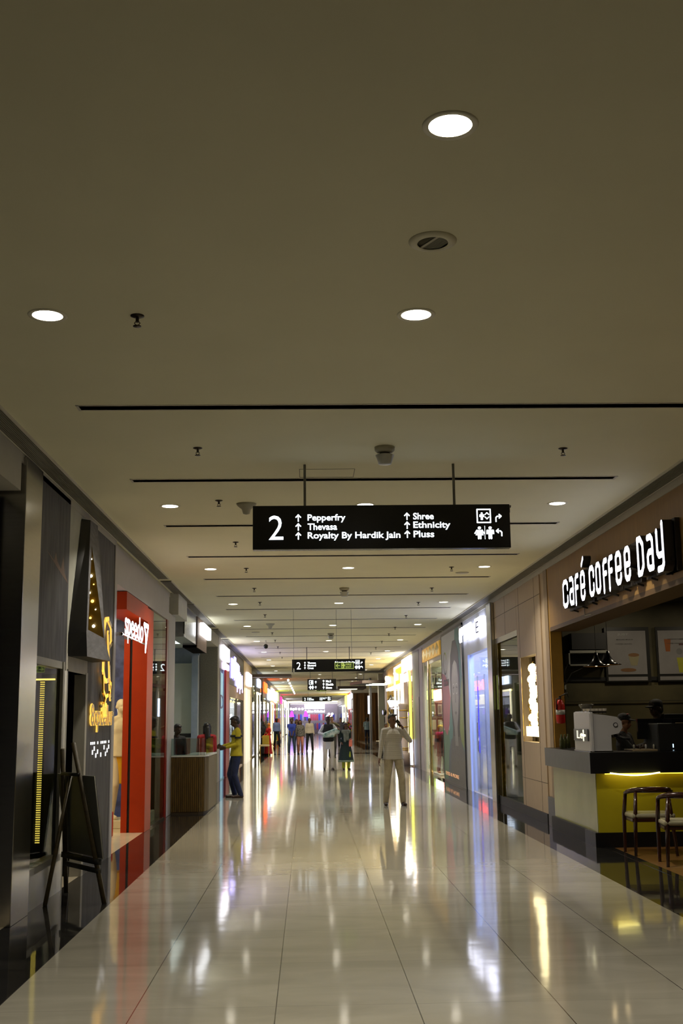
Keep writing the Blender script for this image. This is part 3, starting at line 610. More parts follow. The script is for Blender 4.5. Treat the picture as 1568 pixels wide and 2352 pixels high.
MB().box(XL + .02, XL + .08, 32.6, 34.5, 3.08, 3.26, EM('lav_small', (.85, .7, 1), 6)).build('sign_box', t, bevel=.04)
MB().box(XL - .02, XL - .005, 31.75, 33.5, 0, 2.95, M('light_blue_panel', (.30, .62, .85), .35, emit=(.28, .62, .9), es=.28)).build('blue_panel', t)
MB().text('D', (XL, 32.0, 1.95), Y_, Z_, 1.1, .38, M('navy_text', (.02, .08, .3), .4), .01).build('window_letter', t)
tag(MB().box(XL - .1, XL + .05, 33.6, 34.95, 0, 3.08, M('crimson', (.30, .01, .015), .3)).build('crimson_post', bevel=.01), 'crimson red post behind the man in the yellow shirt', 'post')
t = bay('L', 35.1, 43.4, 'shop with a big cluster of glowing violet-white vertical bars for a sign', ('taupe', (.22, .17, .14)), head=('dark_navy', (.02, .02, .03)), zh=2.75, light=(1.0, .93, .85), ls=4, inner=(.5, .42, .38), frame=M('bay_frame', (.12, .10, .08), .3), goods=[(.8, .8, .8), (.2, .18, .3), (.7, .5, .4)])
rnd = random.Random(3)
e_bar = EM('violet_white_bars', (.62, .58, 1.0), 15); e_bar2 = EM('violet_bars', (.36, .30, 1.0), 14)
for k in range(13):
    y0 = 36.0 + k * .5; zt = 3.72 - .12 * abs(k - 4) / 4 - rnd.random() * .14 - (.2 if k > 8 else 0); zb = (3.0 if k < 5 else 2.62 + .1 * (k % 3)) - rnd.random() * .1
    MB().box(XL + .03, XL + .04, y0, y0 + .36, zb, zt, e_bar if k % 3 else e_bar2).build('light_bar', t)
MB().box(XL - .02, XL + .03, 35.1, 43.4, 2.35, 2.72, M('brown_band', (.30, .20, .14), .5)).build('brown_band', t)
b = MB()
for k in range(46):
    b.box(XL - .3, XL - .29, 35.9 + .15 * k, 35.93 + .15 * k, .5 + rnd.random(), 2.3, EM('tinsel', (.95, .92, 1.0), 1.6))
tag(b.build('tinsel_curtain', t), kind='stuff')
MB().box(XL - .5, XL - .45, 36.2, 42.5, 1.95, 2.15, M('teal_sign', (.02, .12, .1), .4)).build('inner_sign', t)
b = MB()
for k in range(14): b.ball((XL - .12, 36.2 + .5 * k, 2.5 - .25 * ((k * 5) % 3) / 2), .045, e_warm, 8, 6)
b.build('fairy_lights', t)
t = bay('L', 43.8, 50.0, 'cream shopfront with tall glowing ivory columns and a small white square sign', ('cream', (.60, .48, .30)), zh=2.7, light=(1, .9, .7), ls=5, inner=(.75, .68, .55), sign=(45.2, 48.2, 3.0, 3.5, EM('lav_sq', (.82, .78, 1), 6), None))
for y0 in (44.1, 46.2): MB().box(XL - .02, XL + .06, y0, y0 + 1.3, 0, 2.85, EM('ivory_column', (1, .92, .78), .55)).build('glowing_column', t)
bay('L', 50.1, 54.2, 'plain grey-green pillar front behind the black-clad woman', ('grey_green', (.14, .14, .10)), zh=3.2, light=(1, .9, .6), ls=1.0, inner=(.1, .1, .08))
bay('L', 54.3, 58.4, 'dark shopfront outlined by one tall warm light strip, left of the orange sign', ('dark_brown', (.05, .035, .02)), zh=2.95, light=(1, .8, .4), ls=3, inner=(.12, .07, .03), sign=(55, 57.5, 3.2, 3.6, EM('blue_white', (.7, .8, 1), 7), None), outline=EM('strip_warm', (1, .9, .62), 2.5))
bay('L', 58.5, 62.4, 'black shopfront with no lettering beside the orange sign', ('black', (.01, .01, .01)), zh=3.3, light=(.9, .9, 1), ls=2, inner=(.05, .05, .05))
bay('L', 62.5, 68.4, 'shopfront with an orange-red lettered sign on the left', ('olive_gold', (.30, .26, .12)), zh=2.9, light=(1, .85, .3), ls=4, inner=(.5, .42, .08), sign=(63, 67.6, 3.15, 3.7, EM('orange_sign', (1, .16, .03), 4), 'MB'))
bay('L', 68.5, 75, 'dark shopfront with a blue-white glowing sign on the left', ('ink', (.02, .02, .03)), zh=2.7, light=(.8, .8, 1), ls=3, inner=(.2, .15, .12), sign=(69, 74, 2.85, 3.5, EM('blue_white', ()), None))
bay('L', 75.1, 82, 'shopfront with a big warm-white glowing sign and cream walls on the left', ('amber', (.6, .4, .15)), zh=2.8, light=(1, .85, .5), ls=7, inner=(.9, .7, .4), sign=(76, 81.5, 2.95, 3.75, EM('warm_sign', (1, .93, .75), 12), None), outline=EM('strip_warm', ()))
bay('L', 82.1, 88, 'bright orange shopfront under a white glowing sign on the left', ('orange', (.75, .12, .01)), zh=2.8, light=(1, .3, .05), ls=4, inner=(.8, .15, .02), sign=(83, 87.5, 2.9, 3.7, EM('white_sign2', (1, 1, .92), 12), None))
bay('L', 88.1, 93, 'lime yellow shopfront far down on the left', ('lime', (.55, .55, .02)), zh=3.0, light=(.9, 1, .2), ls=4, inner=(.7, .7, .05), sign=(88.5, 92.5, 3.1, 3.8, EM('lime_sign', (.8, 1, .2), 6), None))
bay('L', 93.1, 101, 'pale lilac-blue shopfront far down on the left', ('pale_lilac', (.45, .5, .7)), zh=3.1, light=(.8, .85, 1), ls=4, inner=(.6, .65, .85))
bay('L', 101.1, 108, 'shopfront with a magenta sign far down on the left', ('mid_grey', (.4, .38, .36)), zh=3.0, light=(1, 1, 1), ls=3, inner=(.6, .55, .5), sign=(102, 107, 3.1, 3.7, EM('magenta', (1, .03, .2), 4), None))
bay('L', 108.1, 118, 'brown shopfront with a tall warm light strip near the corridor end', ('brown_end', (.22, .10, .04)), zh=3.6, light=(1, .8, .5), ls=2, inner=(.3, .15, .07), outline=EM('strip_warm', ()))
bay('L', 118.1, 139.5, 'dark shopfront with a lavender sign, last before the end shop on the left', ('dusk', (.06, .05, .06)), zh=2.8, light=(.9, .9, 1), ls=1, inner=(.08, .06, .05), sign=(121, 130, 3.0, 3.7, EM('lav_sq', ()), None))
tag(MB().box(-2.2, -2.12, 84, 90, .15, 1.75, M('orange_poster', (.75, .10, .02), .5)).box(-2.25, -2.05, 84, 90, 0, .15, dkf).build('orange_standee'), 'slim orange-red poster stand by the left shops far down', 'poster stand')
t = thing('canopy', 'flat dark canopy board reaching in from the left over the corridor', 'canopy', (-1.6, 50.5, 3.45))
MB().box(XL - .05, -.7, 50.0, 51.2, 3.46, 3.6, M('canopy_brown', (.06, .045, .035), .5)).build('slab', t, bevel=.01); MB().box(XL - .05, -.7, 49.99, 50.0, 3.45, 3.47, steel).build('edge', t)

# ================================================================== RIGHT SIDE
wood_fascia = M('brown_wood_laminate', (.27, .15, .042), .5, var=.12, scale=5, stretch=(6, 6, .5))
beige_pan = M('beige_wood_panel', (.44, .335, .225), .5, var=.07, scale=8, stretch=(5, 5, .6))
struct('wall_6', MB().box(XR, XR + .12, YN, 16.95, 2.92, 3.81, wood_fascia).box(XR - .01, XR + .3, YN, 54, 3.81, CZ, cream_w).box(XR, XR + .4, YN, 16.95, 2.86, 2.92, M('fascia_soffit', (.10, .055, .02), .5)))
struct('wall_7', MB().box(XR, XR + .17, 16.95, 17.0, 0, 3.81, M('golden_wood_reveal', (.42, .24, .045), .5, var=.1)).box(XR + .02, XR + .19, 17.0, 17.62, 0, 3.81, beige_pan).box(XR - .012, XR + .02, 17.0, 17.24, .0, 3.81, M('reveal_trim', (.24, .17, .10), .5)))
tag(MB().box(XR - .03, XR + .2, 16.98, 17.5, 0, .42, M('granite_boot', (.06, .06, .066), .35, var=.4, scale=60, spec=.3)).build('column_boot'), 'polished grey granite boot at the foot of the beige column', 'column base')
# beige panels with window and golden crystal case
b = MB()
for (y0, y1, z0, z1) in ((17.62, 18.05, .15, 3.81), (18.06, 19.42, 2.6, 3.81), (18.06, 19.42, .15, 1.2), (19.42, 19.65, .15, 3.81), (19.66, 22.0, 3.1, 3.81)):
    b.box(XR + .0, XR + .15, y0, y1, z0, z1, beige_pan)
gapm = M('panel_gap', (.03, .02, .012), .6)
for (y0, y1, z0, z1) in ((17.62, 22, 3.5, 3.508), (18.052, 18.06, .15, 3.81), (19.42, 19.428, .15, 3.81), (20.8, 20.808, 3.1, 3.81), (17.62, 19.66, .60, .606)): b.box(XR - .002, XR + .01, y0, y1, z0, z1, gapm)
struct('wall_8', b)
tag(MB().box(XR - .02, XR + .1, 17.64, 21.98, 0, .15, M('granite_dark', (.025, .024, .022), .45, spec=.2)).build('skirting'), 'low polished granite skirting under the beige panels on the right', 'skirting')
t = thing('crystal_lamp_case', 'tall niche on the right wall with a blinding golden crystal light inside', 'wall light', (XR, 18.7, 1.25))
MB().box(XR + .2, XR + .22, 18.06, 19.42, 1.2, 2.6, M('dark_gold_back', (.05, .035, .01), .3, .5)).build('back_panel', t)
MB().box(XR - .004, XR + .0, 18.06, 18.1, 1.2, 2.6, gold).box(XR - .004, XR + .0, 19.38, 19.42, 1.2, 2.6, gold).build('edge_strip', t)
rnd = random.Random(9)
ecr = EM('crystal_glow', (1.0, .84, .46), 8)
for k in range(11):
    z = 1.5 + k * .09; w_ = .16 + .14 * math.sin(k * 1.3 + .4) ** 2
    MB().ball((XR + .06, 18.74 + .10 * math.sin(k * 1.9), z), (.04, w_ * 1.3, .075), ecr, 10, 6).build('crystal', t)
b = MB()
for k in range(40):
    y0 = 18.12 + rnd.random() * 1.2; z0 = 1.28 + rnd.random() * .9; b.path([(XR + .1, y0, z0), (XR + .05, y0 + rnd.uniform(-.1, .1), z0 + .18), (XR + .08, y0 + rnd.uniform(-.16, .16), z0 + .36)], .006, gold, 5)
b.build('gold_twigs', t)
MB().box(XR + .02, XR + .1, 18.15, 19.25, 1.29, 1.45, ecr).build('base_light', t)
# window beside it
t = thing('display_window', 'narrow beige framed display window with golden ornaments, right of the steel strip', 'shop window', (XR, 20.8, .1))
MB().box(XR + .02, XR + .04, 19.72, 21.6, .12, 2.98, glassR).build('pane', t)
MB().box(XR + .5, XR + .52, 19.66, 22.0, 0, 3.1, M('window_back', (.20, .17, .12), .5)).box(XR + .02, XR + .5, 19.66, 19.7, 0, 3.1, beige_pan).box(XR, XR + .5, 19.66, 22, 3.0, 3.1, steel).box(XR, XR + .5, 19.66, 22, 0.0, .12, M('window_back', ())).build('recess', t)
MB().box(XR - .01, XR + .06, 21.66, 22.0, .05, 3.0, M('gold_mirror', (.45, .32, .03), .08, 1., var=.3, scale=3)).build('gold_jamb', t)
MB().box(XR - .015, XR - .01, 21.74, 21.9, 1.75, 2.4, M('green_glass', (.30, .36, .12), .1)).build('green_inlay', t)
b = MB()
for k in range(12): b.ball((XR + .25, 20.3 + .3 * math.sin(k * 2.1), .3 + .05 * k), (.05, .16, .03), M('gold_ornament', (.6, .42, .12), .2, 1.), 8, 5)
b.build('gold_ornament', t)
for k in range(5): MB().box(XR + .28, XR + .36, 20.7, 20.95, 1.75 + .14 * k, 1.86 + .14 * k, EM('wall_sconce', (1, .78, .35), 2.2)).build('lamp_glass', t)
tag(MB().box(XR - .06, XR + .1, 22.02, 22.6, 0, 3.82, steel).box(XR - .065, XR - .06, 22.0, 22.08, 0, 3.82, black_m).build('steel_strip', bevel=.004), 'tall polished steel strip left of the white optician front', 'pillar')
# ---- optician
opt_wall = M('optician_white', (.60, .62, .70), .35, var=.02)
b = MB().box(XR, XR + .15, 22.6, 22.85, 0, 3.81, opt_wall).box(XR, XR + .15, 25.85, 26.6, 0, 3.81, opt_wall).box(XR, XR + .15, 22.85, 25.85, 3.0, 3.81, opt_wall)
b.box(XR + .15, 8, 22.6, 22.7, 0, 3.4, opt_wall).box(XR + .15, 8, 26.5, 26.6, 0, 3.4, M('optician_side', (.5, .5, .62), .4)).box(8, 8.1, 22.6, 26.6, 0, 3.4, opt_wall).box(XR + .15, 8, 22.6, 26.6, 3.35, 3.4, opt_wall)
struct('wall_9', b)
t = thing('store_sign', 'glowing white optician lettering with a square emblem on the right wall', 'shop sign', (XR - .05, 24.7, 3.3))
e_opt = EM('optician_sign', (.80, .82, 1.0), 12)
for k, (ch, y1) in enumerate(zip('OPTIKER', (26.45, 26.08, 25.76, 25.44, 25.28, 24.92, 24.58))):
    wd = .1 if ch == 'I' else .29
    MB().text(ch, (XR - .09, y1, 3.31), -Y_, Z_, wd, .34, e_opt, .012, .01).build('letter', t)
MB().box(XR - .10, XR - .02, 23.12, 23.95, 3.28, 3.66, e_opt).build('emblem_box', t, bevel=.01)
MB().text('E', (XR - .105, 23.75, 3.34), -Y_, Z_, .4, .24, M('emblem_ink', (.1, .1, .3), .5), .002).build('emblem_letter', t)
t = thing('glass_door', 'bright blue-lit glass entrance of the optician with a corner arch', 'shop door', (XR, 24.35, 0))
dp_ = MB().box(XR + .05, XR + .06, 22.87, 25.83, .02, 3.0, glass).build('pane', t)
MB().box(XR - .01, XR + .02, 25.7, 25.8, 0, 3.0, EM('door_edge', (.35, .45, 1.0), .45)).build('lit_jamb', t)
for y0 in (23.8, 24.8): MB().box(XR + .04, XR + .07, y0, y0 + .03, 0, 2.5, chrome).build('mullion', t)
MB().tube((XR - .04, 24.35, .9), (XR - .04, 24.35, 1.5), .015, chrome).build('door_handle', dp_)
t = thing('neon_sign', 'vertical blue neon letter strip hanging behind the optician glass', 'neon sign', (XR + .25, 23.4, .85))
MB().box(XR + .22, XR + .24, 23.15, 23.62, .82, 2.3, EM('neon_back', (.05, .04, .9), 1.3)).build('back_board', t)
for k, ch in enumerate('OPTI8IKY'): MB().text(ch, (XR + .215, 23.56, 2.1 - .17 * k), -Y_, Z_, .1 if ch == 'I' else .3, .12, EM('neon_letters', (.55, .6, 1.0), 5), .005, .03).build('letter', t)
t = thing('ceiling_panel_lights', 'cool light panels in the ceiling of the optician', 'ceiling light', (5.4, 24.5, 3.34))
for x in (4.3, 5.6, 7.0): MB().box(x - .3, x + .3, 23.2, 26.0, 3.33, 3.345, EM('optician_panels', (.66, .72, 1.0), 50)).build('diffuser', t)
for k, (y0, col) in enumerate(((23.0, (.1, .15, .8)), (23.9, (.8, .5, .2)), (24.9, (.2, .3, .9)), (25.7, (.7, .75, .9)))):
    t = thing('display_cabinet', ['blue cabinet of spectacles nearest the optician door jamb', 'amber lit cabinet inside the optician', 'deep blue cabinet behind the glass entrance', 'white cabinet at the far side of the optician'][k], 'cabinet', (4.8, y0, 0))
    MB().box(4.6, 5.0, y0, y0 + .6, 0, 2.4, M('cab_%d' % k, col, .3)).build('body', t)
    for z in (.6, 1.1, 1.6, 2.1): MB().box(4.56, 4.6, y0 + .04, y0 + .56, z, z + .06, EM('cab_shelf_%d' % k, (.7, .8, 1) if k != 1 else (1, .7, .3), 3)).build('lit_shelf', t)
# ---- banner with a model's portrait
t = thing('advertising_banner', 'tall banner with a grey portrait on white, teal and pink shapes, right side', 'banner', (XR, 28.5, .05))
bx = XR - .03
b = MB()
def pp(pts, m, off): b.prism([(p[0] * 4.05, p[1] * 3.7) for p in pts], (bx - off, 30.6, .05), -Y_, Z_, .0008, m)
pw_ = M('print_white', (.55, .56, .58), .4, var=.02); teal = M('print_teal', (.06, .22, .22), .4, var=.1); green = M('print_green', (.10, .22, .13), .4, var=.15); pink = M('print_pink', (.50, .13, .17), .4, var=.05); lime = M('print_lime', (.22, .28, .05), .4, var=.08); navy = M('print_slate', (.06, .09, .13), .4, var=.15)
gr1 = M('print_grey', (.085, .083, .08), .4, var=.25, scale=14); gr2 = M('print_grey_light', (.20, .195, .19), .4, var=.12, scale=9); gr3 = M('print_black', (.02, .02, .02), .4, var=.3, scale=12)
b.box(bx, bx + .02, 26.55, 30.6, .05, 3.75, pw_)
pp([(0, 0), (1, 0), (1, .02), (1, .12), (.45, .3), (.2, .36), (0, .33)], green, .001)
pp([(.30, .28), (.34, .4), (.45, .62), (.62, .78), (.70, 1), (.86, 1), (.94, .8), (1, .6), (1, .2), (.5, .1)][::-1], teal, .002)
pp([(0, .36), (.2, .3), (.4, .42), (.42, .55), (.32, .66), (.16, .72), (0, .74)][::-1], pink, .0015)
pp([(.8, .3), (1, .22), (1, .7), (.9, .6), (.82, .45)], lime, .003)
pp([(.2, .0), (1, 0), (1, .14), (.7, .3), (.4, .28), (.28, .2)], navy, .0035)
pp([(.38, 0), (.36, .16), (.46, .28), (.52, .38), (.78, .38), (.88, .26), (1, .2), (1, 0)][::-1], gr1, .004)
pp([(.52, .30), (.44, .52), (.42, .68), (.46, .84), (.58, .93), (.72, .93), (.84, .84), (.88, .66), (.86, .5), (.80, .30)][::-1], gr3, .005)
pp([(.60, .24), (.58, .36), (.52, .44), (.49, .56), (.50, .68), (.56, .77), (.66, .80), (.76, .77), (.81, .68), (.81, .56), (.77, .44), (.72, .36), (.74, .24)][::-1], gr2, .006)
pp([(.55, .62), (.62, .625), (.62, .618), (.55, .613)][::-1], gr3, .0065); pp([(.69, .625), (.76, .62), (.76, .613), (.69, .618)][::-1], gr3, .0065)
pp([(.60, .455), (.66, .465), (.72, .455), (.66, .44)][::-1], M('print_lip', (.09, .085, .085), .4), .0065); pp([(.635, .52), (.66, .6), (.68, .52)][::-1], gr1, .0064)
for cx in (.585, .725):
    pts = [(cx + .055 * math.cos(k * PI / 8), .61 + .033 * math.sin(k * PI / 8)) for k in range(17)]
    b.ribbon([[(p[0] * 4.05, p[1] * 3.7) for p in pts]], .022, (bx - .008, 30.6, .05), -Y_, Z_, .0006, M('spectacle_line', (.45, .45, .45), .4), nj=6)
pts = [(.18 + .08 * math.cos(k * PI / 8), .80 + .075 * math.sin(k * PI / 8)) for k in range(17)]
b.ribbon([[(p[0] * 4.05, p[1] * 3.7) for p in pts[4:15]]], .05, (bx - .002, 30.6, .05), -Y_, Z_, .0006, gr1, nj=6); b.ribbon([[(p[0] * 4.05, p[1] * 3.7) for p in pts[1:5]]], .05, (bx - .002, 30.6, .05), -Y_, Z_, .0006, M('logo_lime', (.35, .5, .02), .4), nj=6)
b.build('print', t)
MB().text('kraction', (bx - .003, 30.3, 2.42), -Y_, Z_, 1.15, .26, M('banner_text', (.12, .11, .12), .5), .001, .01).build('lettering', t)
MB().box(bx - .01, bx + .03, 26.5, 26.55, .05, 3.8, dsteel).box(bx - .01, bx + .03, 30.6, 30.65, .05, 3.8, dsteel).box(bx - .01, bx + .03, 26.5, 30.65, 3.75, 3.81, dsteel).build('frame', t)
tag(MB().text('EYES & MORE', (XR - .036, 30.3, .16), -Y_, Z_, 2.6, .085, EM('low_letters', (1, .5, .25), .5), .004).box(XR - .03, XR + .1, 26.5, 30.65, 0, .05, M('granite_boot', ())).build('low_lettering'), 'small coppery lettering along the foot of the portrait banner', 'lettering')
# ---- wedding wear shop
t = thing('wedding_shopfront', 'glazed shopfront with a gold patterned header beyond the portrait banner', 'shopfront', (XR, 33.5, 0))
goldh = M('gold_pattern', (.65, .36, .04), .3, .6, emit=(1, .55, .08), es=.25, var=.5, scale=3)
b = MB().box(XR - .05, XR + .6, 30.9, 35.6, 3.32, 3.7, goldh)
for k in range(5): b.prism([(.45 * q[0], .17 * q[1]) for q in ((-1, 0), (0, -1), (1, 0), (0, 1))], (XR - .055, 35.1 - .9 * k, 3.51), -Y_, Z_, .02, M('gold_relief', (.8, .6, .2), .2, .9))
b.build('header', t)
MB().box(XR, XR + .6, 30.8, 37, 3.7, 3.81, cream_w).box(XR, XR + .5, 30.9, 36, 3.2, 3.32, white_paint).build('soffit', t)
MB().box(XR + .01, XR + .02, 31.0, 35.6, .1, 3.2, glass).build('pane', t)
MB().tube((XR, 34.2, 0), (XR, 34.2, 3.3), .05, M('pole_gold_reflection', (.8, .6, .3), .06, 1.)).build('steel_post', t)  # steel pole; the gold reflected in it is put into its colour
MB().box(XR - .02, XR + .15, 35.4, 35.75, 0, 3.3, M('pale_frame', (.48, .47, .4), .4)).box(XR - .02, XR + .05, 36.0, 37.0, 0, 3.81, M('lilac_slab', (.42, .38, .38), .5)).build('jamb', t)
MB().box(XR + .1, 7, 35.9, 36.0, 0, 3.8, M('sage_wall', (.22, .25, .19), .5)).box(7, 7.1, 30.6, 36, 0, 3.8, M('sage_wall', ())).box(XR + .15, 7, 30.6, 30.7, 0, 3.8, cream_w).box(XR + .6, 7, 30.7, 36, 3.7, 3.8, white_paint).build('inner_wall', t)
MB().box(4.3, 6.3, 32, 35.2, 3.64, 3.66, EM('wedding_light', (1, .9, .72), 40)).build('light_panel', t)
n = 0
for cx in range(3):
    for cz in range(5):
        cols = [(.05, .06, .04), (.09, .05, .03), (.10, .10, .06), (.35, .32, .2), (.5, .32, .24)]
        if cx == 2: cols = [(.7, .7, .5), (.7, .07, .03), (.3, .3, .3), (.75, .05, .02), (.2, .25, .2)]
        x0 = 3.86 + cx * .19; z0 = 2.62 - cz * .47; c = cols[cz]
        p = thing('picture_frame', 'framed panel inside the wedding wear shop, %s column, %s from the top' % (('left', 'middle', 'right')[cx], ('first', 'second', 'third', 'fourth', 'fifth')[cz]), 'picture frame', (x0 + .08, 35.86, z0))
        MB().box(x0, x0 + .165, 35.84, 35.88, z0, z0 + .40, M('frame_dark', (.035, .03, .02), .3)).build('frame', p); MB().box(x0 + .02, x0 + .145, 35.83, 35.84, z0 + .05, z0 + .35, M('mount_pale', (.35, .33, .22), .5)).build('mount', p); mo_ = [c for c in p.children if c.name.startswith('mount')][0]
        MB().box(x0 + .04, x0 + .125, 35.822, 35.83, z0 + .09, z0 + .31, M('panel_%d_%d' % (cx, cz), c, .5)).build('panel', mo_)
tag(MB().box(XR + .05, XR + .95, 32.5, 34.1, 0, .05, M('pale_frame', ())).build('display_plinth', bevel=.01), 'low platform under the two dressed shop dummies', 'plinth')
struct('wall_10', MB().box(XR - .03, XR + .2, 37.0, 39.3, 0, 3.82, M('dark_grey_col', (.13, .13, .14), .4)).box(XR - .04, XR - .03, 37.1, 37.9, 0, 2.3, M('plum_grey', (.20, .16, .17), .4)))
# ---- gold brick shop with column
t = bay('R', 39.3, 43.6, 'warm brick shopfront with a large glowing white sign and yellow light edge on the right', ('brick_orange', (.42, .20, .08)), zh=3.1, light=(1, .8, .4), ls=5, inner=(.62, .48, .3), sign=(39.6, 42.9, 3.3, 3.78, EM('bakery_sign', (.95, .93, 1), 13), None), floor_z=.04)
MB().box(XR - .08, XR - .02, 40.6, 42.2, 2.93, 3.22, EM('bakery_small', (.8, .9, 1), 9)).build('sign_box', t)
b = MB()
arch = [(0, 0), (1.5, 0), (1.5, .9)] + [(.75 + .75 * math.cos(a), .9 + .95 * math.sin(a)) for a in [k * PI / 12 for k in range(1, 12)]] + [(0, .9)]
b.prism(arch, (XR - .06, 42.6, 1.85), -Y_, Z_, .05, M('arch_cream', (.62, .46, .34), .5)); b.build('arch_panel', t)
b = MB().path([(XR - .1, 39.5, .9), (XR - .1, 39.5, 2.9), (XR - .1, 39.75, 3.25)], .045, EM('lime_neon', (.92, 1.0, .12), 1.6)); b.build('lime_neon', t)
MB().path([(XR - .1, 39.5, .05), (XR - .1, 39.5, .9)], .05, EM('ice_neon', (.7, .75, 1), 5)).build('blue_neon', t)
MB().box(XR - .06, XR, 43.0, 43.5, 0, 3.75, e_warm).build('warm_strip', t); MB().box(XR - .05, XR, 39.5, 43.4, 3.74, 3.8, EM('cove_yellow', (1, .75, .2), 8)).build('cove_light', t)
t = thing('column', 'round cream column with gilt rings in front of the warm brick shop', 'column', (3.42, 41.0, 0))
cm = M('column_cream', (.52, .42, .36), .45, var=.05); gl_ = M('gilt', (.75, .5, .1), .25, .9)
MB().lathe([(0, 0), (.21, 0), (.21, .35), (.19, .4), (.155, .42), (.15, 2.0), (.18, 2.1), (.13, 2.14), (0, 2.14)], (3.42, 41.0, 0), cm, 24).build('shaft', t)
for z in (.5, .56, .95, 1.3, 1.62, 1.88): MB().lathe([(.15, 0), (.168, .01), (.168, .025), (.15, .035)], (3.42, 41.0, z), gl_, 24, False).build('gilt_ring', t)
t = thing('street_lamp', 'black wrought iron lamp post with a lit lantern before the glowing gold shops', 'lamp post', (3.3, 43.9, 0))
im_ = M('wrought_iron', (.012, .012, .012), .4)
MB().tube((3.3, 43.9, 0), (3.3, 43.9, 1.95), .025, im_).build('post', t)
MB().path([(3.3, 43.9, 1.5), (3.2, 43.9, 1.75), (3.12, 43.9, 1.95), (3.16, 43.9, 2.05)], .03, im_).build('arm', t)
MB().lathe([(.05, 0), (.14, .22), (.12, .25), (.0, .26)], (3.2, 43.9, 2.05), EM('lantern_glow', (.9, .95, 1), 10), 6).build('lantern_glass', t)
MB().lathe([(.16, .0), (.05, .1), (.03, .14), (.04, .17), (0, .22)], (3.2, 43.9, 2.3), im_, 6).build('lantern_cap', t)
t = bay('R', 43.7, 52.8, 'gold lit shopfront framed by bright white light lines beyond the lamp post', ('gold_cream', (.62, .42, .14)), zh=2.9, light=(1, .75, .3), ls=6, inner=(.75, .55, .2), floor_z=.04)
for (y0, y1, z0, z1) in ((43.75, 44.0, .0, 3.3), (46.9, 47.25, .0, 3.65), (43.75, 47.2, 3.6, 3.68), (43.9, 52.0, 2.84, 2.95)): MB().box(XR - .07, XR - .01, y0, y1, z0, z1, EM('line_white', (1, .93, .72), 9)).build('light_line', t)
MB().box(XR - .03, XR - .005, 44.1, 46.9, 2.95, 3.6, EM('gold_field', (1, .55, .03), 1.2)).build('gold_field', t)
MB().text('Titan', (XR - .08, 46.7, 3.1), -Y_, Z_, 2.0, .36, e_warm, .05, .03).text('Sita', (XR - .08, 51.8, 3.1), -Y_, Z_, 3.2, .4, e_warm, .05, .03).build('sign_lettering', t)
# ---- dark entrance, pillars, canopies, lobby
struct('wall_11', MB().box(XR, XR + .3, 52.9, 54.0, 0, 3.8, M('plum_post', (.22, .17, .16), .4)).box(XR + .3, XR + .4, 54, 60, 0, 3.2, M('charcoal_wall', (.035, .037, .04), .6)).box(XR + .2, XR + .6, 54, 61, 3.2, CZ, M('taupe_bulkhead', (.30, .27, .26), .6)))
t = thing('canopy', 'dark canopy with three glowing bars underneath, right side beyond the gold shops', 'canopy', (3.4, 57, 3.2))
MB().prism([(2.15, 57.6), (2.6, 54.2), (4.1, 54.2), (4.1, 57.6)], (0, 0, 3.42), X_, Y_, .14, M('canopy_brown', ())).build('slab', t)
for xx, y0 in ((2.7, 54.6), (2.5, 57.2)): MB().tube((xx, y0, 3.42), (xx, y0, CZ), .012, dsteel).build('hanging_rod', t)
for k in range(3): MB().box(3.1 - .1 * k, 4.0 - .04 * k, 54.5 + .9 * k, 54.8 + .9 * k, 3.24, 3.275, EM('canopy_bar', (.85, 1, .8), 4)).build('light_bar', t)
t = thing('canopy', 'farther dark canopy with a pale glowing oval underneath, right of the second direction sign', 'canopy', (2.6, 68, 3.2))
MB().prism([(1.4, 70), (1.75, 66), (3.4, 66), (3.4, 70)], (0, 0, 3.5), X_, Y_, .14, M('canopy_brown', ())).build('slab', t)
for xx, y0 in ((1.9, 66.5), (3.2, 69.5)): MB().tube((xx, y0, 3.5), (xx, y0, CZ), .012, dsteel).build('hanging_rod', t)
MB().box(1.9, 2.9, 66.5, 67.5, 3.33, 3.355, EM('canopy_oval', (1, .95, .65), 2)).build('light_bar', t)
for (x0, x1, y0, l, c) in ((3.62, 4.35, 58.3, 'thick cream stone pillar right of the man in the pale blue shirt', (.50, .47, .36)), (3.5, 3.62, 64.5, 'slim grey pillar with a white lit panel beside the cream stone pillar', (.25, .25, .25))):
    t = thing('stone_pillar', l, 'pillar', ((x0 + x1) / 2, y0, 0))
    MB().box(x0, x1, y0, y0 + .5, 0, 3.9 if c[0] > .3 else 3.9, M('pillar_%d' % int(c[0] * 100), c, .35, var=.08, scale=2)).build('shaft', t)
    if c[0] < .3: MB().box(x0 - .1, x0, y0, y0 + .1, 1.9, 2.9, e_ice).build('lit_panel', t)
b = MB(); wcl = M('brown_cladding', (.16, .075, .02), .3, var=.5, scale=3, stretch=(4, 4, .3)); k = 0
x = 3.55
while x < 5.6:
    b.box(x, x + .2, 88 + .12 * math.sin(k * 1.7), 88.6, 0, 3.6, wcl); x += .21; k += 1
tag(b.build('fluted_wood_wall'), 'fluted dark brown wooden wall behind the man in the pale blue shirt', 'wood wall')
struct('wall_12', MB().box(3.5, 9.5, 88.7, 88.9, 0, CZ, cream_w).box(3.4, 9.5, 88.0, 88.7, 3.6, CZ, cream_w))
bay('R', 89.0, 95, 'glass shopfront with a lavender glow at the right, next to the fluted wood wall', ('glassy', (.4, .4, .45)), zh=3.2, light=(.8, .8, 1), ls=5, inner=(.5, .5, .6), sign=(89.6, 94, 3.3, 3.8, EM('lav_sq', ()), None))
bay('R', 95.1, 102, 'red fronted shop with a white sign far down on the right', ('coral', (.65, .08, .07)), zh=2.4, light=(1, .8, .8), ls=4, inner=(.7, .15, .12), sign=(95.5, 101.5, 2.5, 3.7, EM('white_sign2', ()), None))
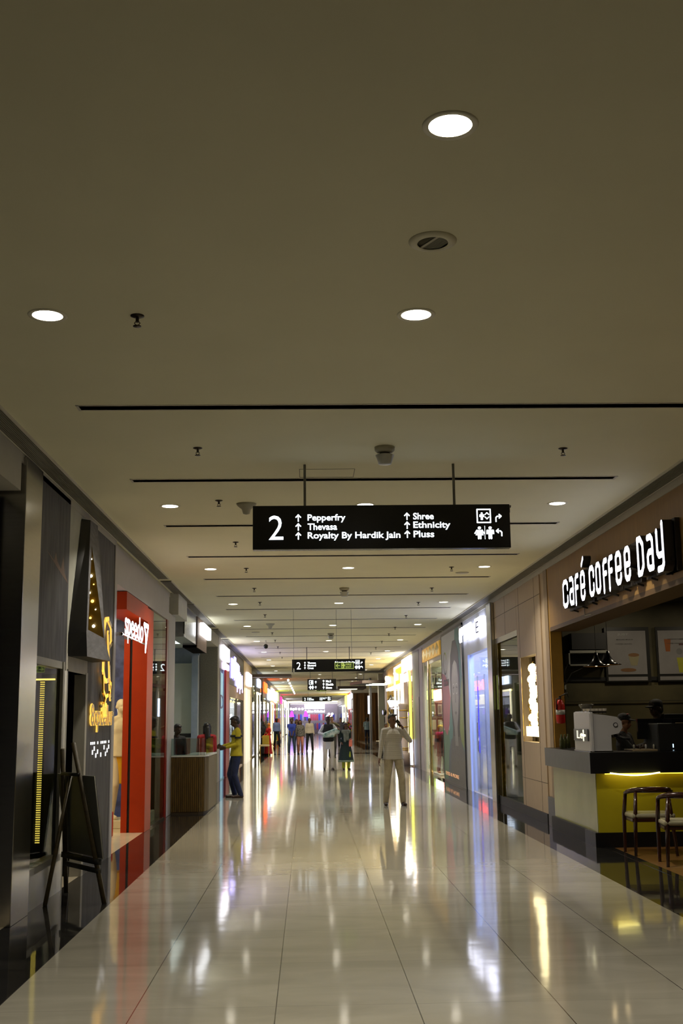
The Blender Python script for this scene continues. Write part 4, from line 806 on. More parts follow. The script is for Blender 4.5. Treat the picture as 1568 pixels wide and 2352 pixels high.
bay('R', 102.1, 110, 'yellow fronted shop far down on the right', ('mustard', (.5, .38, .02)), zh=2.6, light=(1, .9, .3), ls=4, inner=(.45, .36, .03), sign=(103, 109, 2.8, 3.8, EM('yellow_sign', (1, .8, .1), 6), None))
bay('R', 110.1, 120, 'olive shopfront with a white light strip far down on the right', ('olive_front', (.3, .26, .05)), zh=3.0, light=(1, 1, .9), ls=4, inner=(.4, .38, .2), outline=EM('strip_white', (1, 1, .95), 9))
bay('R', 120.1, 139.5, 'pale last shopfront on the right before the end shop', ('pale_end', (.4, .36, .4)), zh=3.2, light=(1, .95, 1), ls=3, inner=(.4, .36, .4))
# small round table in the lobby
t = thing('cafe_table', 'small round pale table behind the man on the phone', 'table', (3.1, 47.3, 0))
MB().lathe([(0, .70), (.3, .70), (.3, .73), (0, .73)], (3.1, 47.3, 0), M('table_pale', (.5, .45, .36), .3), 24).build('table_top', t); MB().tube((3.1, 47.3, .02), (3.1, 47.3, .7), .025, dsteel).build('leg', t); MB().lathe([(0, 0), (.2, 0), (.18, .02), (0, .02)], (3.1, 47.3, 0), dsteel).build('base', t)
t = thing('floor_stand', 'thin black stand with a blue-lit round head near the dark entrance on the right', 'stand', (3.5, 52.2, 0))
MB().tube((3.5, 52.2, 0), (3.5, 52.2, 1.7), .02, im_).build('pole', t); MB().ball((3.5, 52.2, 1.9), (.1, .04, .14), black_gl).build('head', t); MB().ball((3.42, 52.17, 1.9), (.02, .02, .1), EM('stand_blue', (.5, .5, 1), 2)).build('blue_light', t)
# stool by the black-clad woman
t = thing('stool', 'pale seat stool in front of the woman in black on the left', 'stool', (-2.0, 53.0, 0))
MB().box(-2.2, -1.75, 52.8, 53.2, .44, .52, M('stool_seat', (.75, .6, .35), .5)).build('seat', t, bevel=.02)
for x in (-2.17, -1.78):
    for y0 in (52.83, 53.17): MB().tube((x, y0, 0), (x, y0, .45), .012, gold).build('leg', t)
# ---- far spotlights
for k in range(8):
    yy = 58 + k * 5.2
    t = thing('spotlight', 'small bright spotlight in the slanting far row, number %s from the viewer' % ('one', 'two', 'three', 'four', 'five', 'six', 'seven', 'eight')[k], 'spotlight', (-1.05, yy, CZ))
    MB().tube((-1.05, yy, CZ), (-1.05, yy, CZ - .08), .03, white_paint).build('stem', t); MB().lathe([(0, 0), (.045, 0), (.06, .1), (0, .1)], (-1.05, yy, CZ - .18), EM('spot_glow', (1, .95, .85), 18), 12).build('lamp_head', t)

# ================================================================== END SHOP
lil = M('lilac_end_wall', (.45, .40, .44), .6, var=.04)
struct('wall_end', MB().box(-6, 9.5, 146, 146.2, 0, CZ + .1, lil).box(XL - .1, 4.0, YF, YF + .2, 3.62, CZ, lil))
t = thing('end_shopfront', 'bright white and violet fashion shop closing the far end of the corridor', 'shopfront', (.7, YF, 0))
e_f = EM('end_frame', (1, .93, .6), 6)
MB().box(XL, 3.95, YF - .1, YF, 3.68, 3.84, e_f).box(XL, XL + .18, YF - .1, YF, 0, 3.7, e_f).build('light_frame', t)
MB().box(-.35, 2.1, YF - .3, YF - .1, 2.92, 3.56, EM('end_sign', (.95, .93, 1), 24)).build('sign_box', t, bevel=.08)
MB().text('CENTRAL', (-.1, YF - .32, 3.05), X_, Z_, 1.95, .38, M('sign_ink', (.25, .25, .3), .5), .01).build('sign_lettering', t)
MB().text('Fashion Unlimited', (-.3, YF - .2, 2.5), X_, Z_, 2.4, .3, EM('end_sign', ()), .05, .03).build('sign_subtitle', t)
MB().box(XL + .2, 3.9, YF + 3, YF + 3.2, 0, 3.6, lil).build('inner_wall', t)
MB().box(XL + .3, 3.8, YF + 1.8, YF + 2.8, 3.55, 3.6, EM('end_ceiling', (.85, .8, 1), 1.6)).build('ceiling_glow', t)
rnd = random.Random(5)
cols = [(.06, .06, .5), (.1, .1, .12), (.4, .05, .1), (.3, .3, .5), (.08, .08, .1), (.05, .1, .6), (.5, .5, .6), (.12, .1, .25)]
for k in range(22):
    for lv in range(2):
        x0 = -1.9 + k * .25; c = cols[rnd.randrange(8)]; z1 = 2.35 - lv * 1.1
        o = MB().prism([(0, 0), (.2, 0), (.22, .6), (.15, .78), (.1, .8), (.05, .78), (-.02, .6)], (x0, YF + 1 + lv * .2, z1 - .8), X_, Z_, .12, M('cloth_%d' % cols.index(c), c, .8)).build('hanging_garment')
        tag(o, 'dark or violet garment hanging in the end shop, %s rail' % ('upper' if lv == 0 else 'lower'), 'garment', 'garments %s rail of the end shop' % ('on the upper' if lv == 0 else 'on the lower'))
for k, x0 in enumerate((-1.9, -.2)):
    tag(MB().prism([(-.3, 0), (.3, 0), (.12, .7), (-.12, .7)], (x0, YF - .5, 2.0), X_, Z_, .2, EM('violet_cone', (.35, .05, 1.0), 4)).build('violet_lamp'), ['violet glowing tapered lamp at the left of the end shop', 'violet glowing tapered lamp left of the end shop sign'][k], 'lamp')
for k in range(9):
    x0 = (-2.0, -1.7, -1.4, -1.0, -.6, 2.6, 3.0, 2.4, 2.9)[k]; z0 = (2.95, 2.9, 2.96, 2.93, 2.95, 2.3, 2.3, 2.0, 1.96)[k]
    tag(MB().ball((x0, YF - .3, z0), .14, EM('end_sign', ())).build('globe_lamp'), 'white globe lamp of the end shop, %s' % ('in the row left of its sign' if k < 5 else 'in the cluster right of its sign'), 'lamp', 'globe lamps left of the end shop sign' if k < 5 else 'globe lamps right of the end shop sign')
t = thing('flower_arrangement', 'yellow and red flower arrangement on a dark stand before the end shop', 'flowers', (2.45, 75, 0))
MB().lathe([(0, 0), (.28, 0), (.2, .5), (.3, .8), (0, .8)], (2.45, 75, 0), M('dark_stand', (.06, .05, .06), .5), 14).build('pot', t)
b = MB(); rnd = random.Random(2)
for k in range(60):
    a = rnd.random() * 2 * PI; r = .4 * rnd.random() ** .5
    b.ball((r * math.cos(a), r * math.sin(a), .85 + .6 * rnd.random()), .06, [M('bloom_yellow', (.8, .6, .02), .6), M('bloom_red', (.6, .08, .03), .6), M('leaf_green', (.06, .14, .02), .6)][k % 3], 6, 4)
b.build('blooms', t, True)
# ================================================================== CAFE on the right
tilew = M('olive_tile_wall', (.06, .052, .018), .5, var=.25, scale=2, col2=(.10, .085, .035))
struct('wall_13', MB().box(XR + .17, 9.5, 18.4, 18.5, 0, 3.6, tilew).box(XR + .17, XR + .19, 17.0, 18.4, 0, 3.6, tilew).box(9.4, 9.5, 3, 18.4, 0, 3.6, tilew).box(XR + .13, 9.5, 2.9, 3.0, 0, 3.6, tilew))
struct('wall_14', MB().box(XR + .12, 9.5, 3.0, 18.4, 3.42, 3.5, M('cafe_ceiling', (.012, .012, .01), .8)))
struct('trim_5', MB().box(XR + .17, 9.4, 18.36, 18.4, 2.16, 2.22, black_m).box(XR + .17, 6.2, 18.34, 18.36, 1.83, 1.84, M('tile_joint', (.02, .018, .01), .7)))
# sign letters
t = thing('store_sign', 'large white glowing cafe lettering on a black base along the right wall', 'shop sign', (3.55, 13.2, 3.0))
e_caf = EM('cafe_letters', (.86, .87, 1.0), 1.35); side_m = M('letter_return', (.035, .03, .025), .4)
q = .1
def rr(L, R, B, T, op): return op
GL = {
 'C': (.6, [[(.5, .64), (.5, .8), (.4, .9), (.2, .9), (.1, .8), (.1, .2), (.2, .1), (.4, .1), (.5, .2), (.5, .36)]]),
 'a': (.6, [[(.12, .9), (.38, .9), (.5, .8), (.5, .1)], [(.5, .52), (.2, .52), (.1, .43), (.1, .2), (.2, .1), (.5, .1)]]),
 'F': (.56, [[(.48, .9), (.22, .9), (.1, .8), (.1, .02)], [(.1, .53), (.42, .53)]]),
 'e': (.6, [[(.5, .28), (.5, .2), (.4, .1), (.2, .1), (.1, .2), (.1, .8), (.2, .9), (.4, .9), (.5, .8), (.5, .48), (.1, .48)]]),
 'o': (.6, [[(.1, .2), (.1, .8), (.2, .9), (.4, .9), (.5, .8), (.5, .2), (.4, .1), (.2, .1), (.1, .2)]]),
 'D': (.64, [[(.1, .98), (.34, .98), (.54, .8), (.54, .25), (.36, .08), (.1, .08), (.1, .98)]]),
 'y': (.62, [[(.1, .94), (.1, .42), (.2, .32), (.5, .32)], [(.52, 1.08), (.52, .08), (.42, -.02), (.12, -.02)]])}
spans = [('C', 15.36, 14.98), ('a', 14.95, 14.67), ('F', 14.62, 14.40), ('e', 14.33, 14.06), ('C', 13.88, 13.59), ('o', 13.55, 13.29), ('F', 13.2, 12.99), ('F', 12.95, 12.74), ('e', 12.66, 12.38), ('e', 12.29, 12.03), ('D', 11.79, 11.53), ('a', 11.45, 11.2), ('y', 11.13, 10.86)]
z0, hh = 3.035, .40
for ch, ya, yb in spans:
    wd, P = GL[ch]; k = (ya - yb) / wd; sw = .19
    paths = [[(p[0] * k, p[1] * hh) for p in L] for L in P]
    MB().ribbon(paths, .068, (3.50, ya, z0), -Y_, Z_, .10, e_caf, side_m, nj=10).build('letter', t)
MB().ribbon([[(0, 0), (.09, .08)]], .06, (3.50, 14.22, z0 + .46), -Y_, Z_, .10, e_caf, side_m, nj=8).build('accent', t)
b = MB(); bm_ = M('sign_backer', (.022, .018, .014), .5)
for ch, ya, yb in spans: b.box(3.60, 3.645, yb - .03, ya + .03, z0 - .02 if ch != 'y' else z0 - .05, z0 + hh + .04, bm_)
b.box(3.60, 3.645, 10.8, 11.2, z0 - .05, z0 + hh + .07, bm_).box(3.56, 3.6, 10.86, 15.3, z0 + .06, z0 + .09, side_m).build('backer', t)
for k in range(9): MB().tube((3.58, 15.1 - .5 * k, z0 - .03), (XR, 15.1 - .5 * k, z0 - .05), .012, side_m, n=6).build('bracket', t)
MB().path([(XR - .01, 14.75, 3.02), (XR - .01, 14.72, 2.90), (XR - .01, 14.4, 2.885)], .006, cream_w, 6).build('cable', t)
# counter
t = thing('cafe_counter', 'cafe counter with thick black top and yellow-olive front, right side', 'counter', (4.5, 14.6, 0))
yel = M('yellow_olive_panel', (.42, .35, .012), .38, var=.06, scale=3); yel2 = M('yellow_side_reflection', (.30, .30, .13), .25, var=.1, scale=2)  # side panel's paler yellow has the corridor's reflection put into its colour
topm = M('black_counter_top', (.006, .006, .007), .35); topg = M('grey_counter_edge', (.10, .10, .105), .4)
MB().box(3.50, 9, 14.28, 15.0, .90, 1.155, topm).box(3.498, 3.50, 14.28, 17.0, .90, 1.155, topg).box(3.50, 4.05, 15.0, 17.0, .90, 1.155, topm).build('worktop', t)
MB().box(3.60, 9, 14.42, 14.95, .18, .9, yel).build('front_panel', t); MB().box(3.592, 3.60, 14.43, 16.9, .18, .9, yel2).box(3.60, 4.0, 14.95, 16.9, .18, .9, yel).build('side_panel', t)
MB().box(3.55, 9, 14.40, 14.95, 0, .18, topm).box(3.55, 4.0, 14.95, 16.95, 0, .18, M('dark_plinth_side', (.022, .022, .022), .5, spec=.25)).build('plinth', t)
b = MB(); pts = [(3.74 + .062 * k, 14.27 - .03 * math.sin(PI * k / 10), .905 - .028 * math.sin(PI * k / 10)) for k in range(11)]
b.path(pts, .0075, EM('sagging_led', (1, .86, .25), 42), 8); b.build('led_strip', t)
MB().box(3.7, 8.5, 14.36, 14.38, .885, .9, EM('cove_led', (1, .72, .06), 2.6)).build('cove_light', t)
# machine
t = thing('espresso_machine', 'white two-group espresso machine standing on the cafe counter corner', 'coffee machine', (3.75, 14.9, 1.155))
wm = M('machine_white', (.50, .49, .50), .3, var=.02)
b = MB().prism([(0, 0), (.27, 0), (.27, .20), (.37, .22), (.42, .29), (.41, .37), (.35, .425), (.20, .45), (.02, .47), (0, .47)], (3.57, 14.5, 1.165), X_, Z_, .85, wm, wm); b.build('body', t, bevel=.006)
b = MB().prism([(.0, 0), (.9, 0), (.9, .49), (.0, .49)], (3.575, 15.36, 1.165), -Y_, Z_, .03, wm); b.build('side_shell', t)
MB().box(3.55, 3.565, 14.55, 15.3, 1.29, 1.44, M('machine_plate', (.13, .13, .15), .15, .8)).build('name_plate', t); npl = t.children[-1] if t.children[-1].name.startswith('name_plate') else [c for c in t.children if c.name.startswith('name_plate')][0]
b = MB(); b.text('Lc', (3.545, 15.1, 1.32), -Y_, Z_, .3, .1, EM('machine_logo', (1, .93, .7), 1.2), .002, .0).ribbon([[(0, 0), (.2, 0)], [(.1, -.06), (.1, .06)]], .03, (3.545, 14.86, 1.36), -Y_, Z_, .004, EM('machine_logo', ())); b.build('lit_emblem', npl)
MB().box(3.62, 3.84, 14.52, 14.55, 1.155, 1.17, steel).box(3.56, 3.85, 14.48, 15.36, 1.155, 1.17, steel).build('drip_tray', t)
MB().tube((3.90, 14.49, 1.49), (3.90, 14.5, 1.49), .03, black_m, n=20).tube((3.90, 14.485, 1.49), (3.90, 14.49, 1.49), .021, wm, n=20).build('gauge', t)
MB().path([(3.9, 14.56, 1.36), (3.98, 14.5, 1.33), (4.06, 14.45, 1.31)], [.02, .014, .018], black_m).build('portafilter', t); MB().tube((3.9, 14.7, 1.39), (3.9, 14.7, 1.33), .03, chrome).build('group_head', t)
MB().box(3.58, 3.8, 14.52, 14.53, 1.64, 1.665, steel).box(3.58, 3.8, 15.3, 15.31, 1.64, 1.665, steel).box(3.58, 3.59, 14.52, 15.3, 1.64, 1.665, steel).build('cup_rail', t)
for k in range(10):
    c = (3.60 + .05 * (k % 5), 14.62 + .2 * (k // 5), 1.637)
    o = MB().lathe([(.018, 0), (.028, .03), (.032, .06), (.028, .06), (.016, .004), (0, .004)], c, M('cup_glass', (.5, .45, .38), .08, .0), 12).build('coffee_cup'); tag(o, 'small glass cup on top of the espresso machine, %s row' % ('front' if k < 5 else 'back'), 'cup', 'cups on the espresso machine, %s row' % ('front' if k < 5 else 'back'))
tag(MB().lathe([(0, 0), (.05, 0), (.09, .09), (.1, .1), (.1, .12), (.04, .125), (0, .125)], (3.70, 15.15, 1.64), M('grinder_hopper', (.12, .11, .09), .15), 18).build('bean_hopper'), 'wide dark-lidded bean hopper standing on top of the espresso machine', 'hopper')
tag(MB().box(4.1, 4.75, 14.5, 14.9, 1.157, 1.18, M('tray_tan', (.30, .22, .12), .4)).build('serving_tray', bevel=.006), 'flat tan tray with small items on the black cafe counter', 'tray')
for k in range(7):
    o = MB().lathe([(0, 0), (.012, 0), (.014, .05), (.006, .06), (0, .06)], (4.15 + .085 * k, 14.6 + .03 * (k % 3), 1.181), M('small_item_%d' % (k % 3), ((.4, .38, .3), (.1, .08, .06), (.5, .5, .5))[k % 3], .3), 10).build('condiment_pot')
    tag(o, 'tiny condiment pot on the tan tray', 'condiment', 'condiment pots on the tan tray')
t = thing('cash_register', 'black till screen and cabinet standing on the cafe counter at the picture edge', 'till', (4.9, 14.7, 1.155))
MB().box(4.42, 5.6, 14.45, 14.95, 1.155, 1.50, black_m).build('cabinet', t, bevel=.01); MB().box(4.3, 4.7, 14.9, 14.96, 1.3, 1.56, black_gl).box(4.62, 5.4, 14.5, 14.9, 1.5, 1.56, black_gl).build('screen', t)
MB().box(4.60, 4.612, 14.444, 14.45, 1.2, 1.245, EM('till_light', (.6, .8, 1), 1.5)).box(4.6, 4.615, 14.444, 14.45, 1.165, 1.17, EM('till_light', ())).build('status_light', t)
MB().box(4.65, 5.4, 14.44, 14.445, 1.5, 1.51, M('till_trim', (.5, .4, .25), .2, .6)).build('trim', t)
tag(MB().box(5.0, 5.35, 16.0, 16.3, 1.2, 1.62, black_m).build('back_appliance', bevel=.01), 'black appliance behind the two cafe workers', 'appliance')
tag(MB().box(3.85, 4.0, 15.8, 16.2, 1.157, 1.38, black_gl).build('grinder_base', bevel=.01), 'small black machine at the dark back end of the cafe counter', 'appliance')
for k in range(3): tag(MB().lathe([(0, 0), (.03, 0), (.032, .12), (.012, .17), (.012, .2), (0, .2)], (3.58 + .07 * k, 16.2 + .1 * k, 1.157), M('bottle_green', (.08, .09, .03), .1), 12).build('bottle'), 'dark green bottle left of the espresso machine', 'bottle', 'bottles left of the espresso machine')
# posters
prt = M('poster_print', (.26, .25, .25), .35, var=.06)
def poster(x0, label, title, drink):
    t = thing('framed_poster', label, 'poster', (x0 + .33, 18.36, 2.18))
    MB().box(x0 - .03, x0 + .70, 18.33, 18.36, 2.14, 3.02, M('poster_frame', (.01, .01, .008), .4)).build('frame', t)
    b = MB().box(x0, x0 + .64, 18.32, 18.33, 2.26, 2.96, prt).box(x0, x0 + .64, 18.32, 18.33, 2.16, 2.22, prt); pr = b.build('print', t)
    tx = M('poster_ink', (.05, .045, .04), .5)
    b = MB()
    for i, s in enumerate(title): b.text(s, (x0 + .18 - .02 * i, 18.318, 2.88 - .07 * i), X_, Z_, .18 if i == 0 else .27, .04 if i == 0 else .018, M('poster_grey', (.42, .42, .42), .5) if i == 0 else tx, .001, .01)
    b.build('lettering', pr)
    b = MB()
    if drink == 'cup':
        c = M('print_cup', (.30, .27, .16), .4); co = M('print_coffee', (.20, .10, .04), .4)
        b.prism([(0, 0), (.1, 0), (.14, .17), (-.04, .17)], (x0 + .38, 18.318, 2.40), X_, Z_, .001, c).prism([(.05 + .09 * math.cos(k * PI / 8), .17 + .03 * math.sin(k * PI / 8)) for k in range(16)], (x0 + .38, 18.317, 2.40), X_, Z_, .001, co)
        b.prism([(.05 + .13 * math.cos(k * PI / 8), .03 * math.sin(k * PI / 8)) for k in range(16)], (x0 + .28, 18.317, 2.33), X_, Z_, .001, co)
    else:
        b.prism([(0, 0), (.07, 0), (.09, .2), (-.02, .2)], (x0 + .12, 18.318, 2.62), X_, Z_, .001, M('print_tea', (.28, .08, .01), .4)).prism([(0, 0), (.09, 0), (.12, .24), (-.03, .24)], (x0 + .32, 18.318, 2.28), X_, Z_, .001, M('print_lemon', (.40, .40, .03), .4))
        b.prism([(.05 * math.cos(k * PI / 8), .05 * math.sin(k * PI / 8)) for k in range(16)], (x0 + .34, 18.317, 2.62), X_, Z_, .001, M('print_badge', (.18, .18, .18), .4)).box(x0 + .34, x0 + .6, 18.316, 18.318, 2.72, 2.75, M('print_bar', (.08, .03, .03), .4))
    b.build('drink_picture', pr)
poster(4.86, 'framed cafe poster with a coffee cup under the word JUST on the dark wall', ['JUST', 'MEASURED MADE IN', 'COFFEE HEAVEN'], 'cup')
poster(5.70, 'framed cafe poster with iced tea and a lemon drink, cut by the picture edge', ['', 'REFRESHING SUMMER', 'COFFEE COOLERS'], 'iced')
t = thing('wall_shelf', 'white framed open shelf box with dark inside on the cafe wall', 'shelf', (4.45, 18.2, 2.45))
wf = M('shelf_white', (.30, .30, .26), .5)
MB().box(4.18, 4.82, 18.1, 18.38, 2.60, 2.64, wf).box(4.18, 4.82, 18.1, 18.38, 2.40, 2.42, wf).box(4.18, 4.2, 18.1, 18.38, 2.4, 2.64, wf).box(4.2, 4.82, 18.36, 18.38, 2.42, 2.6, black_m).build('box', t)
MB().box(4.25, 4.8, 18.15, 18.38, 2.66, 2.92, black_m).build('dark_case', t)
def pendant(x, y, z, label, on):
    t = thing('pendant_lamp', label, 'pendant lamp', (x, y, z))
    MB().lathe([(.185, 0), (.19, .004), (.12, .03), (.07, .07), (.035, .13), (.018, .2), (0, .2)], (x, y, z), M('pendant_black', (.01, .01, .01), .2), 28, False).build('shade', t)
    MB().lathe([(.18, .001), (.10, .03), (.0, .05)], (x, y, z), M('pendant_copper', (.55, .26, .05), .35, .7), 28, False).build('inner_lining', t)
    MB().tube((x, y, z + .2), (x, y, 3.42), .004, black_m, n=6).build('cord', t)
    MB().ball((x, y, z + .035), .032, EM('bulb_on', (1, .75, .4), 30 if on else 2)).build('bulb', t)
pendant(4.08, 16.0, 2.29, 'flared black pendant lamp with lit bulb, left of the two in the cafe', True)
pendant(4.33, 16.3, 2.325, 'flared black pendant lamp before the coffee cup poster', False)
t = thing('cafe_downlight', 'small lit recessed lamp in the dark cafe ceiling at the picture edge', 'ceiling light', (4.95, 16, 3.41))
MB().lathe([(0, -.004), (.085, -.004), (.085, 0), (0, 0)], (4.95, 16.0, 3.41), EM('cafe_lamp', (1, .92, .8), 10), 20).build('diffuser', t); MB().lathe([(.085, -.006), (.1, -.006), (.1, 0), (.085, 0)], (4.95, 16, 3.41), white_paint, 20, False).build('trim_ring', t)
for kx, ky in ((5.2, 16.9), (6.9, 16.6), (8.2, 13.0), (6.2, 9.0)):  # unseen lamps added to brighten the dark cafe interior
    tt = thing('cafe_downlight', 'fill lamp added in the dark cafe ceiling outside the picture, over the %s' % ('posters' if kx < 6 else 'counter' if kx < 7 and ky > 10 else 'far corner' if kx > 7 else 'entrance tables'), 'ceiling light', (kx, ky, 3.41))
    MB().lathe([(0, -.004), (.1, -.004), (.1, 0), (0, 0)], (kx, ky, 3.41), EM('cafe_lamp', (1, .92, .8), 10), 20).build('diffuser', tt)
    ld = bpy.data.lights.new('added_fill_beam', 'AREA'); ld.shape = 'DISK'; ld.size = .18; ld.energy = 11 if ky > 14 else 4; ld.color = (1, .85, .6); lo = bpy.data.objects.new('added_fill_beam', ld); C.objects.link(lo); lo.parent = tt; lo.location = (0, 0, -.01)
t = thing('spot_speaker', 'black cube spotlight hanging in the dark cafe ceiling', 'spotlight', (4.82, 16, 3.1))
MB().box(4.74, 4.9, 15.9, 16.1, 3.12, 3.28, black_gl).build('housing', t, bevel=.01); MB().tube((4.82, 16, 3.28), (4.82, 16, 3.42), .012, black_m).build('stem', t)
t = thing('fire_extinguisher', 'red fire extinguisher hanging on the golden wooden reveal by the cafe', 'fire extinguisher', (3.72, 16.85, 1.5))
er = M('extinguisher_red', (.42, .012, .012), .25)
MB().lathe([(0, 0), (.06, .005), (.065, .03), (.065, .27), (.04, .33), (.02, .35), (0, .35)], (3.73, 16.86, 1.5), er, 20).build('cylinder', t)
cyl_ = [c for c in t.children if c.name.startswith('cylinder')][0]
MB().lathe([(.066, .13), (.0665, .13), (.0665, .2), (.066, .2)], (3.73, 16.86, 1.5), M('ext_label', (.45, .45, .45), .4), 20, False).build('label_band', cyl_)
MB().tube((3.73, 16.86, 1.84), (3.73, 16.86, 1.9), .018, black_m).path([(3.73, 16.86, 1.89), (3.8, 16.83, 1.93), (3.84, 16.82, 1.94)], .008, black_m).path([(3.73, 16.84, 1.87), (3.67, 16.82, 1.86), (3.665, 16.82, 1.7)], .009, black_m).build('valve', t)
t = thing('decorative_branch', 'bare dark branch climbing the cafe wall beside the golden reveal', 'branch', (4.0, 18.1, 1.8))
bk = M('bark_black', (.01, .008, .006), .7)
b = MB().path([(3.85, 18.2, 1.9), (4.0, 18.18, 2.02), (4.12, 18.15, 2.12), (4.22, 18.15, 2.28), (4.4, 18.15, 2.36)], [.02, .017, .014, .01, .006], bk).path([(4.0, 18.18, 2.02), (4.12, 18.15, 2.0), (4.15, 18.12, 1.9)], [.012, .009, .005], bk).path([(4.12, 18.15, 2.12), (4.1, 18.12, 2.3), (4.16, 18.12, 2.42)], [.01, .008, .004], bk); b.build('branches', t)
tag(MB().box(4.06, 4.18, 18.38, 18.4, 2.03, 2.15, wf).build('wall_socket', bevel=.004), 'small white square plate on the dark cafe wall behind the branch', 'socket')
# chairs
def armchair(label, x, y, rz):
    t = thing('armchair', label, 'chair', (x, y, 0), rz, 'curved-back chairs at the cafe')
    wd = M('dark_red_wood', (.035, .010, .006), .2, var=.2, coat=.5)
    n = 16; pts = []; rad = []
    for k in range(n + 1):
        a = PI * (-.06 + 1.12 * k / n); pts.append((.27 * math.cos(a), .20 * math.sin(a) + .02, .70 + .045 * math.sin(max(0, math.sin(a)) * PI / 2))); rad.append(.021 + .014 * max(0, math.sin(a)))
    MB().path(pts, rad, wd, 10).build('back_rail', t, True)
    for sx in (-1, 1):
        MB().path([(sx * .265, -.0, .70), (sx * .255, -.16, .45), (sx * .25, -.22, .02), (sx * .25, -.22, 0)], [.022, .026, .018, .017], wd).build('leg', t, True)
        MB().path([(sx * .19, .19, .72), (sx * .21, .2, .45), (sx * .24, .25, 0)], [.02, .026, .017], wd).build('leg', t, True)
    MB().box(-.25, .25, -.22, .22, .38, .42, wd).build('seat_frame', t, True, bevel=.01)
    b = MB().box(-.255, .255, -.24, .225, .42, .475, M('seat_cream', (.34, .31, .20), .5)); b.build('seat', t, True, bevel=.02)
    return t
armchair('dark wood curved-back chair with cream seat closest to the yellow-olive counter front', 4.03, 13.72, math.radians(178))
armchair('dark wood curved-back chair with cream seat nearer the viewer, cut by the picture edge', 4.12, 12.72, math.radians(172))
struct('trim_6', MB().box(XR + .02, XR + .12, 3, 14.4, 0, .002, granite))

# ================================================================== EASEL
t = thing('easel', 'dark wooden easel seen from behind at the lower left', 'easel', (-2.1, 11.0, 0))
ew = M('easel_wood', (.07, .05, .018), .5, var=.25, stretch=(1, 1, 5)); eb = M('easel_black', (.008, .008, .006), .6)
A0, A1 = Vector((-2.33, 11.44, 0)), Vector((-1.84, 10.72, 0)); n_ = Vector((-.83, -.56, 0)); mid_ = (A0 + A1) / 2
def EP(u, z, back=0.): return A0.lerp(A1, u) + n_ * (z * .14 + back) + Z_ * z
MB().path([EP(0, 0), EP(.30, 1.36)], .027, ew, 4).build('leg', t); MB().path([EP(1, 0), EP(.62, 1.42)], .027, ew, 4).build('leg', t)
MB().path([EP(.47, 1.12, .0), Vector((-2.35, 10.62, 0))], .023, ew, 4).build('rear_leg', t)
a, c = EP(.28, 1.13, .02), EP(.72, 1.13, .02); MB().path([a, c], .022, eb, 4).build('crossbar', t)
a, c = EP(.03, .36, .0), EP(.97, .36, .0); MB().path([a, c], .035, eb, 4).path([EP(.05, .28), EP(.95, .28)], .03, eb, 4).build('ledge', t)
t2 = thing('notice_board', 'blank grey board resting on the easel at the lower left', 'board', tuple(EP(.5, .38)))
b = MB(); off = -.03
c4 = [EP(-.02, .38, off), EP(1.02, .38, off), EP(.86, 1.13, off), EP(.05, 1.13, off)]
c4 = [EP(.02, .39, off), EP(1.0, .39, off), EP(1.0, 1.12, off), EP(.02, 1.12, off)]
b.faces(c4 + [p - n_ * .012 for p in c4], [(0, 1, 2, 3), (7, 6, 5, 4), (0, 4, 5, 1), (1, 5, 6, 2), (2, 6, 7, 3), (3, 7, 4, 0)], M('board_back', (.15, .15, .13), .5)); b.build('board', t2)
b = MB().path([c4[0], c4[1], c4[2], c4[3]], .006, M('board_edge', (.32, .31, .27), .4), 4, True); b.build('edge_band', t2)
